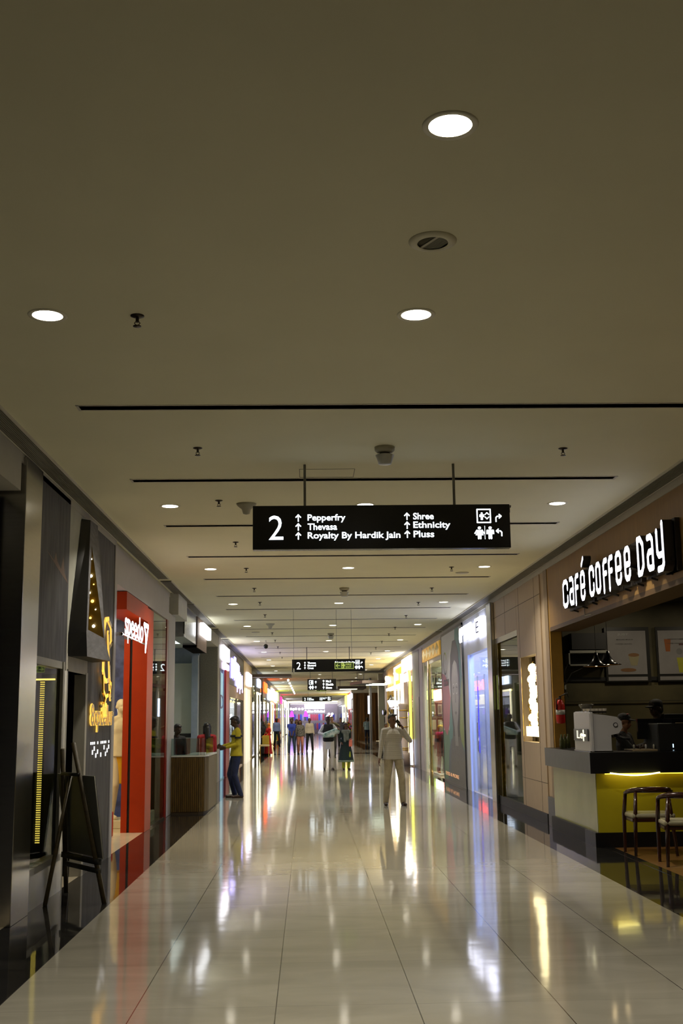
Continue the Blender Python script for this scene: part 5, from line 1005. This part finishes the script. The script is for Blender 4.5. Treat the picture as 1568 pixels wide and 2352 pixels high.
# ================================================================== PEOPLE
def ell(c, r, rot=None): return ('e', Vector(c), Vector(r), rot)
def cap(a, ra, b, rb, fl=1.): return ('c', Vector(a), ra, Vector(b), rb, fl)
def loft(rings): return ('l', rings)
def infl(p, d):
    if p[0] == 'e': return ('e', p[1], p[2] + Vector((d, d, d)), p[3])
    if p[0] == 'c': return ('c', p[1], p[2] + d, p[3], p[4] + d, p[5])
    return ('l', [(c, rx + d, ry + d) for c, rx, ry in p[1]])
def solid(name, prims, mat, parent, vox, smooth=4, S=1.):
    bm = bmesh.new()
    def add(vs, fs):
        bv = [bm.verts.new(v) for v in vs]
        for f in fs:
            try: bm.faces.new([bv[k] for k in f])
            except ValueError: pass
    for p in prims:
        n, mN = 14, 8
        if p[0] == 'e':
            vs = []
            for i in range(1, mN):
                th = PI * i / mN
                for k in range(n):
                    ph = 2 * PI * k / n; v = Vector((p[2].x * math.sin(th) * math.cos(ph), p[2].y * math.sin(th) * math.sin(ph), -p[2].z * math.cos(th)))
                    if p[3] is not None: v = p[3] @ v
                    vs.append(p[1] + v)
            lo = Vector((0, 0, -p[2].z)); hi = Vector((0, 0, p[2].z))
            if p[3] is not None: lo = p[3] @ lo; hi = p[3] @ hi
            vs += [p[1] + lo, p[1] + hi]; R_ = mN - 1
            fs = [(i * n + k, i * n + (k + 1) % n, (i + 1) * n + (k + 1) % n, (i + 1) * n + k) for i in range(R_ - 1) for k in range(n)]
            fs += [(R_ * n, (k + 1) % n, k) for k in range(n)] + [((R_ - 1) * n + k, (R_ - 1) * n + (k + 1) % n, R_ * n + 1) for k in range(n)]
            add(vs, fs)
        elif p[0] == 'c':
            a, ra, b, rb, fl = p[1:]; d = (b - a); L = d.length
            if L < 1e-6: continue
            d /= L; u = Vector((1, 0, 0)); u = (u - d * u.dot(d)); u = u.normalized() if u.length > .2 else d.orthogonal().normalized(); w_ = d.cross(u)
            rings = [(a - d * ra * math.sin(t), ra * math.cos(t)) for t in (1.35, .9, .45, 0)] + [(a.lerp(b, .5), (ra + rb) / 2)] + [(b + d * rb * math.sin(t), rb * math.cos(t)) for t in (0, .45, .9, 1.35)]
            vs = [c + (u * math.cos(2 * PI * k / n) + w_ * math.sin(2 * PI * k / n) * fl) * r for c, r in rings for k in range(n)]
            N_ = len(rings); fs = [(i * n + k, i * n + (k + 1) % n, (i + 1) * n + (k + 1) % n, (i + 1) * n + k) for i in range(N_ - 1) for k in range(n)] + [tuple(range(n))[::-1], tuple(range((N_ - 1) * n, N_ * n))]
            add(vs, fs)
        else:
            n = 20; rg = p[1]; vs = [Vector(c) + Vector((rx * math.cos(2 * PI * k / n), ry * math.sin(2 * PI * k / n), 0)) for c, rx, ry in rg for k in range(n)]; N_ = len(rg)
            add(vs, [(i * n + k, i * n + (k + 1) % n, (i + 1) * n + (k + 1) % n, (i + 1) * n + k) for i in range(N_ - 1) for k in range(n)] + [tuple(range(n))[::-1], tuple(range((N_ - 1) * n, N_ * n))])
    for v in bm.verts: v.co *= S
    bmesh.ops.recalc_face_normals(bm, faces=bm.faces)
    me = bpy.data.meshes.new(name); bm.to_mesh(me); bm.free(); ob = bpy.data.objects.new(name, me); C.objects.link(ob)
    md = ob.modifiers.new('r', 'REMESH'); md.mode = 'VOXEL'; md.voxel_size = vox; md.use_smooth_shade = True
    ms = ob.modifiers.new('s', 'SMOOTH'); ms.iterations = smooth; ms.factor = .5
    dg = bpy.context.evaluated_depsgraph_get(); m2 = bpy.data.meshes.new_from_object(ob.evaluated_get(dg)); ob.modifiers.clear(); ob.data = m2; bpy.data.meshes.remove(me)
    m2.name = name; m2.materials.clear(); m2.materials.append(mat)
    for pl in m2.polygons: pl.use_smooth = True
    ob.parent = parent; return ob
def ik(a, b, l1, l2, hint):
    a = Vector(a); b = Vector(b); d = b - a; L = min(d.length, (l1 + l2) * .999); d.normalize(); b = a + d * L
    x = (l1 * l1 - l2 * l2 + L * L) / (2 * L); h = math.sqrt(max(0, l1 * l1 - x * x)); hv = Vector(hint); hv = (hv - d * hv.dot(d)).normalized()
    return a + d * x + hv * h, b
def person(name_label, loc, yaw, h, top, bottom, shoes, skin=(.14, .065, .035), hair=(.01, .008, .007), armR=None, armL=None, hintR=(-.3, 1, -.2), hintL=(.3, 1, -.2),
           footR=(-.1, 0, 0), footL=(.1, 0, 0), hyaw=0., hpitch=0., sleeve='long', style='trousers', skirt=None, hem=.88, long_hair=False, vox=.014, cap_=None, lean=0., girth=1., hijab=None, belly=0., handdirR=None, handdirL=None, root='person'):
    S = h / 1.72; t = thing(root, name_label, 'person' if root == 'person' else 'shop dummy', loc, yaw)
    sk = M('skin_%d' % int(skin[0] * 1000), skin, .5, var=.05); hm = M('hair_%d' % int(hair[0] * 1000), hair, .45)
    Vv = Vector; ln = lambda z: Vector((0, -lean * max(0, z - .92), 0))
    def J(x, y, z): return Vector((x, y, z)) + ln(z)
    hipR, hipL = J(-.09, 0, .91), J(.09, 0, .91); shR, shL = J(-.163 * girth, .01, 1.395), J(.163 * girth, .01, 1.395)
    aR = Vv(armR if armR else (-.25, -.02, .84)); aL = Vv(armL if armL else (.25, -.02, .84))
    elR, wrR = ik(shR, aR, .275, .25, hintR); elL, wrL = ik(shL, aL, .275, .25, hintL)
    fR, fL = Vv(footR), Vv(footL); anR = fR + Vv((0, .03, .085)); anL = fL + Vv((0, .03, .085))
    knR, anR = ik(hipR, anR, .435, .42, (-.1, -1, 0)); knL, anL = ik(hipL, anL, .435, .42, (.1, -1, 0))
    torso = [ell(J(0, 0, .95), (.155 * girth, .105 * girth, .11)), ell(J(0, -.01 - belly * .5, 1.08), (.135 * girth, (.095 + belly) * girth, .15)), ell(J(0, 0, 1.27), (.165 * girth, .105 * girth, .165)), cap(J(-.115 * girth, .01, 1.40), .05, J(.115 * girth, .01, 1.40), .05), cap(J(-.05, .01, 1.42), .045, J(.05, .01, 1.42), .045)]
    armsu = [cap(shR, .050, elR, .037), cap(shL, .050, elL, .037)]; armsl = [cap(elR, .037, wrR, .025), cap(elL, .037, wrL, .025)]
    legs = [cap(hipR, .088, knR, .056), cap(hipL, .088, knL, .056), cap(knR, .054, anR, .036), cap(knL, .054, anL, .036), ell(knR.lerp(anR, .3) + Vv((0, .015, 0)), (.052, .056, .11)), ell(knL.lerp(anL, .3) + Vv((0, .015, 0)), (.052, .056, .11))]
    def footp(an, f, s):
        d = Vv((s * .12, -1, 0)).normalized(); return [cap(Vv((an.x, an.y + .02, f.z + .035)), .034, f + d * .14 + Vv((0, 0, .026)), .027), cap(an, .034, Vv((an.x, an.y + .02, f.z + .035)), .033)]
    feet = footp(anR, fR, -1) + footp(anL, fL, 1)
    npt = J(0, 0.0, 1.47); Rh = Matrix.Rotation(hyaw, 3, 'Z') @ Matrix.Rotation(hpitch, 3, 'X')
    def H(x, y, z): return npt + Rh @ Vv((x, y, z))
    neck = [cap(J(0, .01, 1.40), .058, H(0, .012, .07), .052)]
    head = [ell(H(0, .012, .155), (.074, .092, .088), Rh), ell(H(0, -.028, .095), (.055, .058, .066), Rh), ell(H(0, -.052, .058), (.028, .022, .02), Rh), cap(H(0, -.076, .135), .009, H(0, -.096, .105), .014), ell(H(0, -.083, .073), (.024, .009, .007), Rh), cap(H(-.03, -.074, .152), .009, H(.03, -.074, .152), .009),
            ell(H(-.076, .012, .12), (.012, .02, .03), Rh), ell(H(.076, .012, .12), (.012, .02, .03), Rh), ell(H(-.035, -.06, .105), (.018, .015, .02), Rh), ell(H(.035, -.06, .105), (.018, .015, .02), Rh)]
    hands = []
    for wr, el, s, hd in ((wrR, elR, -1, handdirR), (wrL, elL, 1, handdirL)):
        d = Vv(hd).normalized() if hd else (wr - el).normalized(); pn = Vv((-s, -.15, 0)); pn = (pn - d * pn.dot(d)); pn = pn.normalized() if pn.length > .1 else d.orthogonal().normalized(); ac = d.cross(pn).normalized()
        hands.append(cap(wr, .024, wr + d * .03, .027)); hands.append(cap(wr + d * .03 + ac * .016, .022, wr + d * .085 + ac * .022, .017)); hands.append(cap(wr + d * .03 - ac * .016, .022, wr + d * .085 - ac * .022, .017))
        for k, (o_, l_) in enumerate(((.031, .058), (.011, .072), (-.010, .068), (-.030, .052))):
            b0 = wr + d * .088 + ac * o_; b1 = b0 + d * l_ * .5 + pn * l_ * .15; b2 = b1 + d * l_ * .38 + pn * l_ * .38; hands += [cap(b0, .0095, b1, .009), cap(b1, .009, b2, .0078)]
        fw = -1 if ac.y > 0 else 1; b0 = wr + d * .035 + ac * fw * .03; b1 = b0 + ac * fw * .022 + d * .035 + pn * .012; b2 = b1 + d * .03 + pn * .014; hands += [cap(b0, .013, b1, .0105), cap(b1, .0105, b2, .009)]
    solid('body', torso + armsu + armsl + legs + feet + neck + head + hands, sk, t, vox, 3, S)
    tp = [infl(p, .012) for p in torso] + [infl(p, .010) for p in armsu]
    tp.append(loft([(J(0, -.005, hem), .198 * girth, .14 * girth), (J(0, -.005 - belly * .3, hem + .12), .178 * girth, (.118 + belly * .6) * girth), (J(0, 0, 1.25), .15 * girth, .105 * girth)]))
    if sleeve == 'long': tp += [cap(elR, .047, wrR + (elR - wrR) * .06, .034), cap(elL, .047, wrL + (elL - wrL) * .06, .034)]
    solid('top', tp, top, t, vox, 4, S)
    if style == 'trousers':
        bt = [ell(J(0, 0, .93), (.165 * girth, .118 * girth, .10)), cap(hipR, .098, knR, .07), cap(hipL, .098, knL, .07), cap(knR, .070, anR + Vv((0, 0, -.02)), .056), cap(knL, .070, anL + Vv((0, 0, -.02)), .056)]
        solid('trousers', bt, bottom, t, vox, 4, S)
    if skirt:
        z0, z1, w0, w1, sm = skirt
        solid('skirt', [loft([((0, 0, z0), w0, w0 * .72), ((0, 0, z0 + (z1 - z0) * .5), (w0 + w1) / 2, (w0 + w1) / 2 * .72), (tuple(J(0, 0, z1)), w1, w1 * .75)])], sm, t, vox, 3, S)
    solid('shoe', [infl(p, .009) for p in footp(anR, fR, -1)[:1]], shoes, t, vox * .8, 2, S); solid('shoe', [infl(p, .009) for p in footp(anL, fL, 1)[:1]], shoes, t, vox * .8, 2, S)
    if hijab: solid('head_scarf', [ell(H(0, .03, .15), (.09, .095, .10), Rh), ell(H(0, .03, .03), (.10, .09, .10), Rh), cap(H(0, .05, .0), .10, J(0, .05, 1.3), .13)], hijab, t, vox, 3, S)
    else:
        hp = [ell(H(0, .032, .172), (.080, .088, .085), Rh), ell(H(0, -.005, .215), (.068, .075, .036), Rh), ell(H(0, .06, .12), (.066, .055, .075), Rh)]
        if long_hair: hp += [cap(H(0, .075, .12), .06, J(0, .13, 1.28), .06), cap(J(0, .13, 1.28), .058, J(.02, .12, 1.05), .03), cap(H(-.07, .03, .16), .025, H(-.075, .03, .02), .022), cap(H(.07, .03, .16), .025, H(.075, .03, .02), .022)]
        if root == 'person': solid('hair', hp, hm, t, vox * .8, 2, S)
    if root == 'person':
        b = MB()
        for sx in (-1, 1): b.ball(H(sx * .032, -.0735, .135) * S, (.013 * S, .008 * S, .006 * S), M('eye_dark', (.015, .01, .01), .2), 8, 6); b.tube(H(sx * .018, -.083, .153) * S, H(sx * .05, -.075, .154) * S, .004 * S, hm, n=6)
        b.build('eyes_and_brows', t, True)
    if cap_:
        solid('cap', [ell(H(0, .015, .20), (.088, .10, .062), Rh), ell(H(0, -.10, .175), (.062, .07, .012), Rh)], cap_, t, vox * .8, 2, S)
    return t, dict(wR=wrR * S, wL=wrL * S, H=lambda x, y, z: H(x, y, z) * S, S=S, J=lambda x, y, z: J(x, y, z) * S)
def W(loc, yaw, v): return Vector(loc) + Matrix.Rotation(yaw, 3, 'Z') @ Vector(v)
def stripes(name, c1, c2, fr):
    m = bpy.data.materials.new(name); m.use_nodes = True; nt = m.node_tree; b = nt.nodes['Principled BSDF']; b.inputs['Roughness'].default_value = .8
    tc = nt.nodes.new('ShaderNodeTexCoord'); wv = nt.nodes.new('ShaderNodeTexWave'); wv.bands_direction = 'Z'; wv.inputs['Scale'].default_value = fr; wv.inputs['Distortion'].default_value = .4
    cr = nt.nodes.new('ShaderNodeValToRGB'); cr.color_ramp.elements[0].position = .22; cr.color_ramp.elements[1].position = .38; cr.color_ramp.elements[0].color = (*c1, 1); cr.color_ramp.elements[1].color = (*c2, 1)
    nt.links.new(tc.outputs['Object'], wv.inputs['Vector']); nt.links.new(wv.outputs['Fac'], cr.inputs[0]); nt.links.new(cr.outputs[0], b.inputs['Base Color']); return m
def cl(name, c, v=.12, r=.8, sc=14): return M('cloth_' + name, c, r, var=v, scale=sc, bump=.15)
blk = cl('black', (.010, .010, .011)); brown_sh = M('shoe_brown', (.035, .018, .008), .4); black_sh = M('shoe_black', (.01, .01, .01), .3)
jeans = cl('jeans', (.018, .03, .085), .25)
# man on the phone
L0, yw = (1.62, 21.9, 0), .06
p, q = person('man in a striped cream jumper and khaki trousers with a phone at his ear', L0, yw, 1.70, stripes('striped_jumper', (.30, .28, .26), (.60, .58, .54), 21), cl('khaki', (.40, .35, .25)), brown_sh, skin=(.16, .08, .045), hair=(.03, .028, .026),
    armR=(-.275, -.05, .88), armL=(.19, -.125, 1.425), hintL=(.55, 0, -1), footR=(-.155, .02, 0), footL=(.165, -.06, 0), hyaw=.5, hem=.86, belly=.022, girth=1.04, vox=.0085, handdirL=(-.50, .22, .84))
b = MB(); Hq = q['H']
for sx in (-1, 1): b.ball(Hq(sx * .034, -.06, .222), (.026, .012, .017), black_gl, 10, 6)
b.path([Hq(-.06, -.05, .222), Hq(0, -.072, .226), Hq(.06, -.05, .222)], .003, black_gl, 6).path([Hq(-.06, -.05, .222), Hq(-.083, .02, .19)], .003, black_gl, 6).path([Hq(.06, -.05, .222), Hq(.083, .02, .19)], .003, black_gl, 6)
g = b.build('sunglasses', None, True); g.location = L0; g.rotation_euler = (0, 0, yw); tag(g, 'dark sunglasses pushed up on the head of the man on the phone', 'sunglasses')
pd = Vector((-.50, .22, .84)).normalized(); pc = q['wL'] + pd * .135 + Vector((-.022, -.005, .0)); ph = MB().box(-.006, .006, -.034, .034, -.07, .07, black_gl).build('mobile_phone', None, True, bevel=.004)
ph.location = W(L0, yw, pc); ph.rotation_euler = (Matrix.Rotation(yw, 3, 'Z') @ pd.to_track_quat('Z', 'Y').to_matrix() @ Matrix.Rotation(.6, 3, 'Z')).to_euler(); tag(ph, 'black phone held to the ear of the man in the striped jumper', 'phone')
# man in yellow
L1, yw = (-1.52, 24.75, 0), math.radians(-78)
p, q = person('man in a mustard yellow sweatshirt and dark jeans looking down at his phone', L1, yw, 1.71, cl('mustard', (.42, .34, .01)), cl('dark_jeans', (.008, .014, .05), .3), M('shoe_cognac', (.03, .012, .005), .3), skin=(.05, .025, .014),
    armR=(-.10, -.29, 1.08), armL=(.12, -.24, 1.06), hintR=(-.25, .5, -1), hintL=(.25, .5, -1), footR=(-.09, -.05, 0), footL=(.10, .05, 0), hpitch=.35, hem=.87, vox=.0095)
o = solid('chest_strap', [('l', [((0, 0, 1.27), .192, .135), ((0, 0, 1.315), .192, .135)])], blk, p, .01, 1, q['S'])
MB().tube(q['J'](.19, .0, 1.24), q['J'](.19, .0, 1.28), .066, blk, n=16).tube(q['J'](-.19, .0, 1.24), q['J'](-.19, .0, 1.28), .066, blk, n=16).build('arm_band', p, True)
ph = MB().box(-.035, .035, -.07, .07, -.004, .004, black_gl).build('mobile_phone', None, True, bevel=.003); ph.location = W(L1, yw, (-.08, -.40, 1.10)); ph.rotation_euler = (.5, 0, yw); tag(ph, 'dark phone in the hands of the man in yellow', 'phone')
# woman in red
person('woman in crimson red top with long black hair, back turned, behind the wooden counter', (-2.07, 23.75, 0), math.radians(200), 1.58, cl('crimson', (.28, .008, .012)), jeans, black_sh, skin=(.12, .06, .035), armR=(-.15, -.22, 1.0), armL=(.15, -.22, 1.0), long_hair=True, hem=.9, vox=.010)
# shopkeeper
person('bearded man with black hair looking down behind the frosted glass of the wooden counter', (-2.62, 23.2, 0), math.radians(28), 1.56, blk, blk, black_sh, skin=(.05, .028, .018), hyaw=.35, hpitch=.3, armR=(-.12, -.3, 1.0), armL=(.12, -.3, 1.0), vox=.010)
# couple
L2 = (.68, 37.8, 0)
p, q = person('man in a white kurta and black waistcoat carrying a wrapped baby', L2, .05, 1.72, cl('white_kurta', (.55, .56, .62), .05), cl('white_trouser', (.62, .58, .54), .05), brown_sh, skin=(.045, .022, .014), armR=(-.13, -.24, 1.13), armL=(.17, -.22, 1.16), hintR=(-1, .2, -.7), hintL=(1, .2, -.7), footR=(-.13, .05, 0), footL=(.12, -.06, 0), hyaw=.25, hem=.66, vox=.012)
o = solid('waistcoat', [infl(ell((0, 0, 1.27), (.165, .105, .165)), .028), infl(ell((0, -.01, 1.08), (.135, .095, .15)), .036), infl(cap((-.10, .01, 1.39), .058, (.10, .01, 1.39), .058), .024), loft([((0, 0, .90), .185, .14), ((0, 0, 1.25), .175, .13)])], blk, p, .012, 4, q['S'])
t = thing('baby', 'baby wrapped in a teal and white blanket carried by the man in the waistcoat', 'baby', (.72, 37.52, 1.12))
bl = M('teal_blanket', (.07, .30, .27), .8, var=.3, scale=9, col2=(.75, .82, .8))
solid('blanket', [cap((-.17, 0, .0), .075, (.22, .02, .12), .10), cap((-.2, .0, -.05), .04, (.1, -.03, -.02), .06)], bl, t, .012, 3); solid('body', [ell((.27, .0, .17), (.055, .055, .055))], M('skin_140', (.14, .065, .035), .5), t, .012, 2)
L3 = (1.24, 37.6, 0)
p, q = person('woman in a dark green long kurta and grey scarf beside the man with the baby', L3, .15, 1.50, cl('bottle_green', (.008, .022, .024)), cl('lime_leggings', (.35, .40, .03)), brown_sh, skin=(.13, .065, .04), armR=(-.2, -.12, 1.0), armL=(.10, -.26, 1.08), hyaw=.45, hpitch=.1, hem=.75, long_hair=True, skirt=(.30, 1.08, .30, .165, cl('bottle_green', ())), footR=(-.09, .02, 0), footL=(.09, -.04, 0), vox=.012)
solid('hem_border', [loft([((0, 0, .285), .312, .225), ((0, 0, .36), .30, .215)])], cl('sage_border', (.16, .22, .16), .3), p, .014, 2, q['S'])
solid('scarf', [infl(cap((-.1, -.03, 1.39), .05, (.1, -.03, 1.39), .05), .03), cap((-.06, -.10, 1.33), .055, (-.05, -.13, 1.05), .05), cap((.05, -.10, 1.33), .05, (.06, -.12, 1.1), .045)], cl('grey_scarf', (.16, .18, .16), .2), p, .012, 3, q['S'])
for sx in (-.2, .2): pass
o = thing('clutch_bag', 'coral pink bag in the hand of the woman in dark green', 'bag', tuple(W(L3, .15, (.10, -.30, .84))))
MB().box(-.055, .055, -.03, .03, -.1, .12, M('coral_bag', (.72, .19, .13), .5)).build('body', o, True, bevel=.02); MB().path([(-.03, 0, .12), (0, 0, .17), (.03, 0, .12)], .006, M('coral_bag', ()), 6).build('strap', o, True)
# others behind, further away
person('man in an olive dark jacket half hidden behind the man with the baby', (1.05, 49.5, 0), .1, 1.75, cl('olive_dark', (.035, .033, .015)), blk, black_sh, skin=(.15, .075, .04), armL=(.06, -.2, 1.45), hintL=(1, 0, -.6), vox=.016)
L4 = (-.76, 55.1, 0)
person('man in a blue T-shirt and jeans with hands clasped in front', L4, 0, 1.70, cl('royal_blue', (.015, .04, .32)), cl('mid_jeans', (.04, .07, .14), .2), M('shoe_grey', (.2, .17, .14), .5), skin=(.10, .05, .03), armR=(-.04, -.2, .86), armL=(.04, -.2, .86), hintR=(-1, .2, 0), hintL=(1, .2, 0), sleeve='short', footR=(-.14, 0, 0), footL=(.14, 0, 0), vox=.015)
person('woman in a dark patterned top and peach trousers beside the blue T-shirt man', (-.36, 55.6, 0), 0, 1.62, M('dark_check_top', (.015, .015, .015), .8, var=.3, scale=25, col2=(.25, .23, .2)), cl('peach', (.55, .22, .16)), brown_sh, skin=(.20, .10, .06), long_hair=True, vox=.015)
person('person in dark red peeking out behind the man in the blue T-shirt', (-.55, 57.8, 0), 0, 1.66, cl('maroon', (.06, .015, .02)), blk, black_sh, skin=(.3, .17, .11), long_hair=True, vox=.018)
person('man in a cream shirt and black trousers walking towards the viewer', (.10, 60.8, 0), 0, 1.70, cl('cream_shirt', (.58, .50, .38), .06), blk, black_sh, skin=(.16, .08, .05), hair=(.06, .035, .025), footR=(-.15, .1, 0), footL=(.16, -.08, 0), hem=.93, vox=.016)
person('man in a light blue shirt and black trousers behind the woman in red', (-1.93, 72, 0), .3, 1.75, cl('light_blue', (.22, .28, .48), .08), blk, black_sh, skin=(.05, .03, .02), footR=(-.12, .12, 0), footL=(.14, -.12, 0), hem=.93, vox=.018)
L5 = (-1.85, 54.2, 0)
person('woman in a long bright red dress and orange head scarf at the left', L5, math.radians(-60), 1.50, cl('scarlet', (.60, .012, .015)), cl('scarlet', ()), black_sh, skin=(.3, .15, .09), hijab=cl('orange_scarf', (.75, .22, .03)), armR=(-.12, -.25, 1.0), armL=(.12, -.25, 1.0), style='none', skirt=(.08, 1.05, .30, .16, cl('scarlet_skirt', (.35, .006, .01))), vox=.016)
o = thing('shopping_bag', 'yellow shopping bag held by the woman in red', 'bag', (-1.95, 53.85, .52))
MB().box(-.16, .16, -.06, .06, 0, .40, M('yellow_bag', (.68, .48, .06), .5)).build('body', o, True, bevel=.01); MB().path([(-.07, 0, .4), (-.05, 0, .52), (.05, 0, .52), (.07, 0, .4)], .008, M('yellow_bag', ()), 6).build('handle', o, True)
person('woman in a long black robe and black head cover at the left shops', (-2.08, 54.9, 0), math.radians(60), 1.58, blk, blk, black_sh, hijab=blk, style='none', skirt=(.05, 1.1, .30, .17, blk), armR=(-.1, -.28, 1.0), armL=(.1, -.3, 1.05), vox=.016)
person('man in a pale blue shirt seen from behind by the wooden wall on the right', (4.0, 77.3, 0), PI, 1.72, cl('pale_blue', (.30, .42, .48), .08), cl('navy_trouser', (.02, .025, .05)), black_sh, sleeve='short', hem=.92, girth=1.12, vox=.018)
person('distant person in a grey blue shirt left of the far right shops', (1.95, 68, 0), 0, 1.72, cl('slate', (.10, .10, .14)), blk, black_sh, skin=(.3, .13, .06), sleeve='short', vox=.018)
person('person in black bending by the small round table at the right', (3.2, 48.7, 0), .9, 1.45, blk, blk, black_sh, armR=(-.1, -.35, .95), armL=(.1, -.3, .9), lean=.25, hpitch=.3, vox=.016)
# cafe staff
L6 = (4.35, 15.75, 0)
p, q = person('shorter cafe worker in black cap and red apron behind the counter', L6, math.radians(52), 1.63, blk, blk, black_sh, skin=(.22, .10, .05), cap_=blk, armR=(-.02, -.40, 1.16), armL=(.2, -.3, 1.12), vox=.0095, hpitch=.15)
MB().ball(q['H'](-.03, -.05, .255), (.02, .02, .008), M('cap_badge', (.5, .12, .10), .5), 8, 5).build('cap_badge', p, True)
solid('red_apron', [loft([((0, -.05, .92), .13, .10), ((0, -.055, 1.22), .10, .085)])], cl('apron_red', (.30, .008, .012)), p, .012, 3, q['S'])
L7 = (4.93, 16.1, 0)
p, q = person('taller cafe worker in black cap facing left behind the black till', L7, math.radians(-62), 1.82, blk, blk, black_sh, skin=(.06, .035, .02), cap_=blk, hpitch=.15, vox=.0095, armR=(-.15, -.25, 1.1), armL=(.15, -.3, 1.1))
solid('neck_cloth', [cap((-.05, -.08, 1.36), .035, (-.06, -.12, 1.1), .03)], cl('apron_red', ()), p, .012, 2, q['S'])
# shop dummies
person('pale shop dummy in yellow shorts beside the blue poster in the red shop', (-2.95, 18.35, .12), math.radians(30), 1.86, cl('dummy_top', (.70, .62, .42), .05), cl('yellow_shorts', (.75, .42, .01), .05), M('dummy_skin_foot', (.68, .60, .42), .4), skin=(.68, .60, .42), sleeve='short', style='none', root='mannequin', skirt=(.50, 1.0, .19, .15, cl('yellow_shorts', ())), vox=.013)
t1, q1 = person('shop dummy in a dark maroon wedding coat with gold turban, behind the portrait banner', (3.87, 33.5, .05), math.radians(15), 1.34, cl('maroon_coat', (.045, .008, .014), .3), cl('maroon_trouser', (.03, .005, .01)), M('gold_shoe', (.7, .35, .06), .3, .5), skin=(.12, .08, .06), root='mannequin', hem=.6, vox=.013)
solid('turban', [ell((0, 0, 1.69), (.11, .12, .07)), ell((.04, -.08, 1.76), (.02, .02, .07))], M('gold_turban', (.6, .40, .04), .5, .3, var=.4, scale=30), t1, .012, 2, q1['S'])
solid('pink_stole', [cap((-.16, -.02, 1.43), .07, (.16, -.02, 1.43), .07), cap((.14, -.08, 1.4), .05, (.16, -.12, 1.1), .04)], cl('magenta_stole', (.45, .02, .12)), t1, .013, 2, q1['S'])
person('shop dummy in a cream and gold outfit partly behind the portrait banner edge', (4.15, 33.2, .05), math.radians(20), 1.42, cl('cream_gold', (.62, .50, .22), .3), cl('cream_gold', ()), M('gold_shoe', ()), skin=(.30, .25, .18), root='mannequin', style='none', skirt=(.55, 1.1, .26, .16, cl('cream_gold', ())), vox=.014)
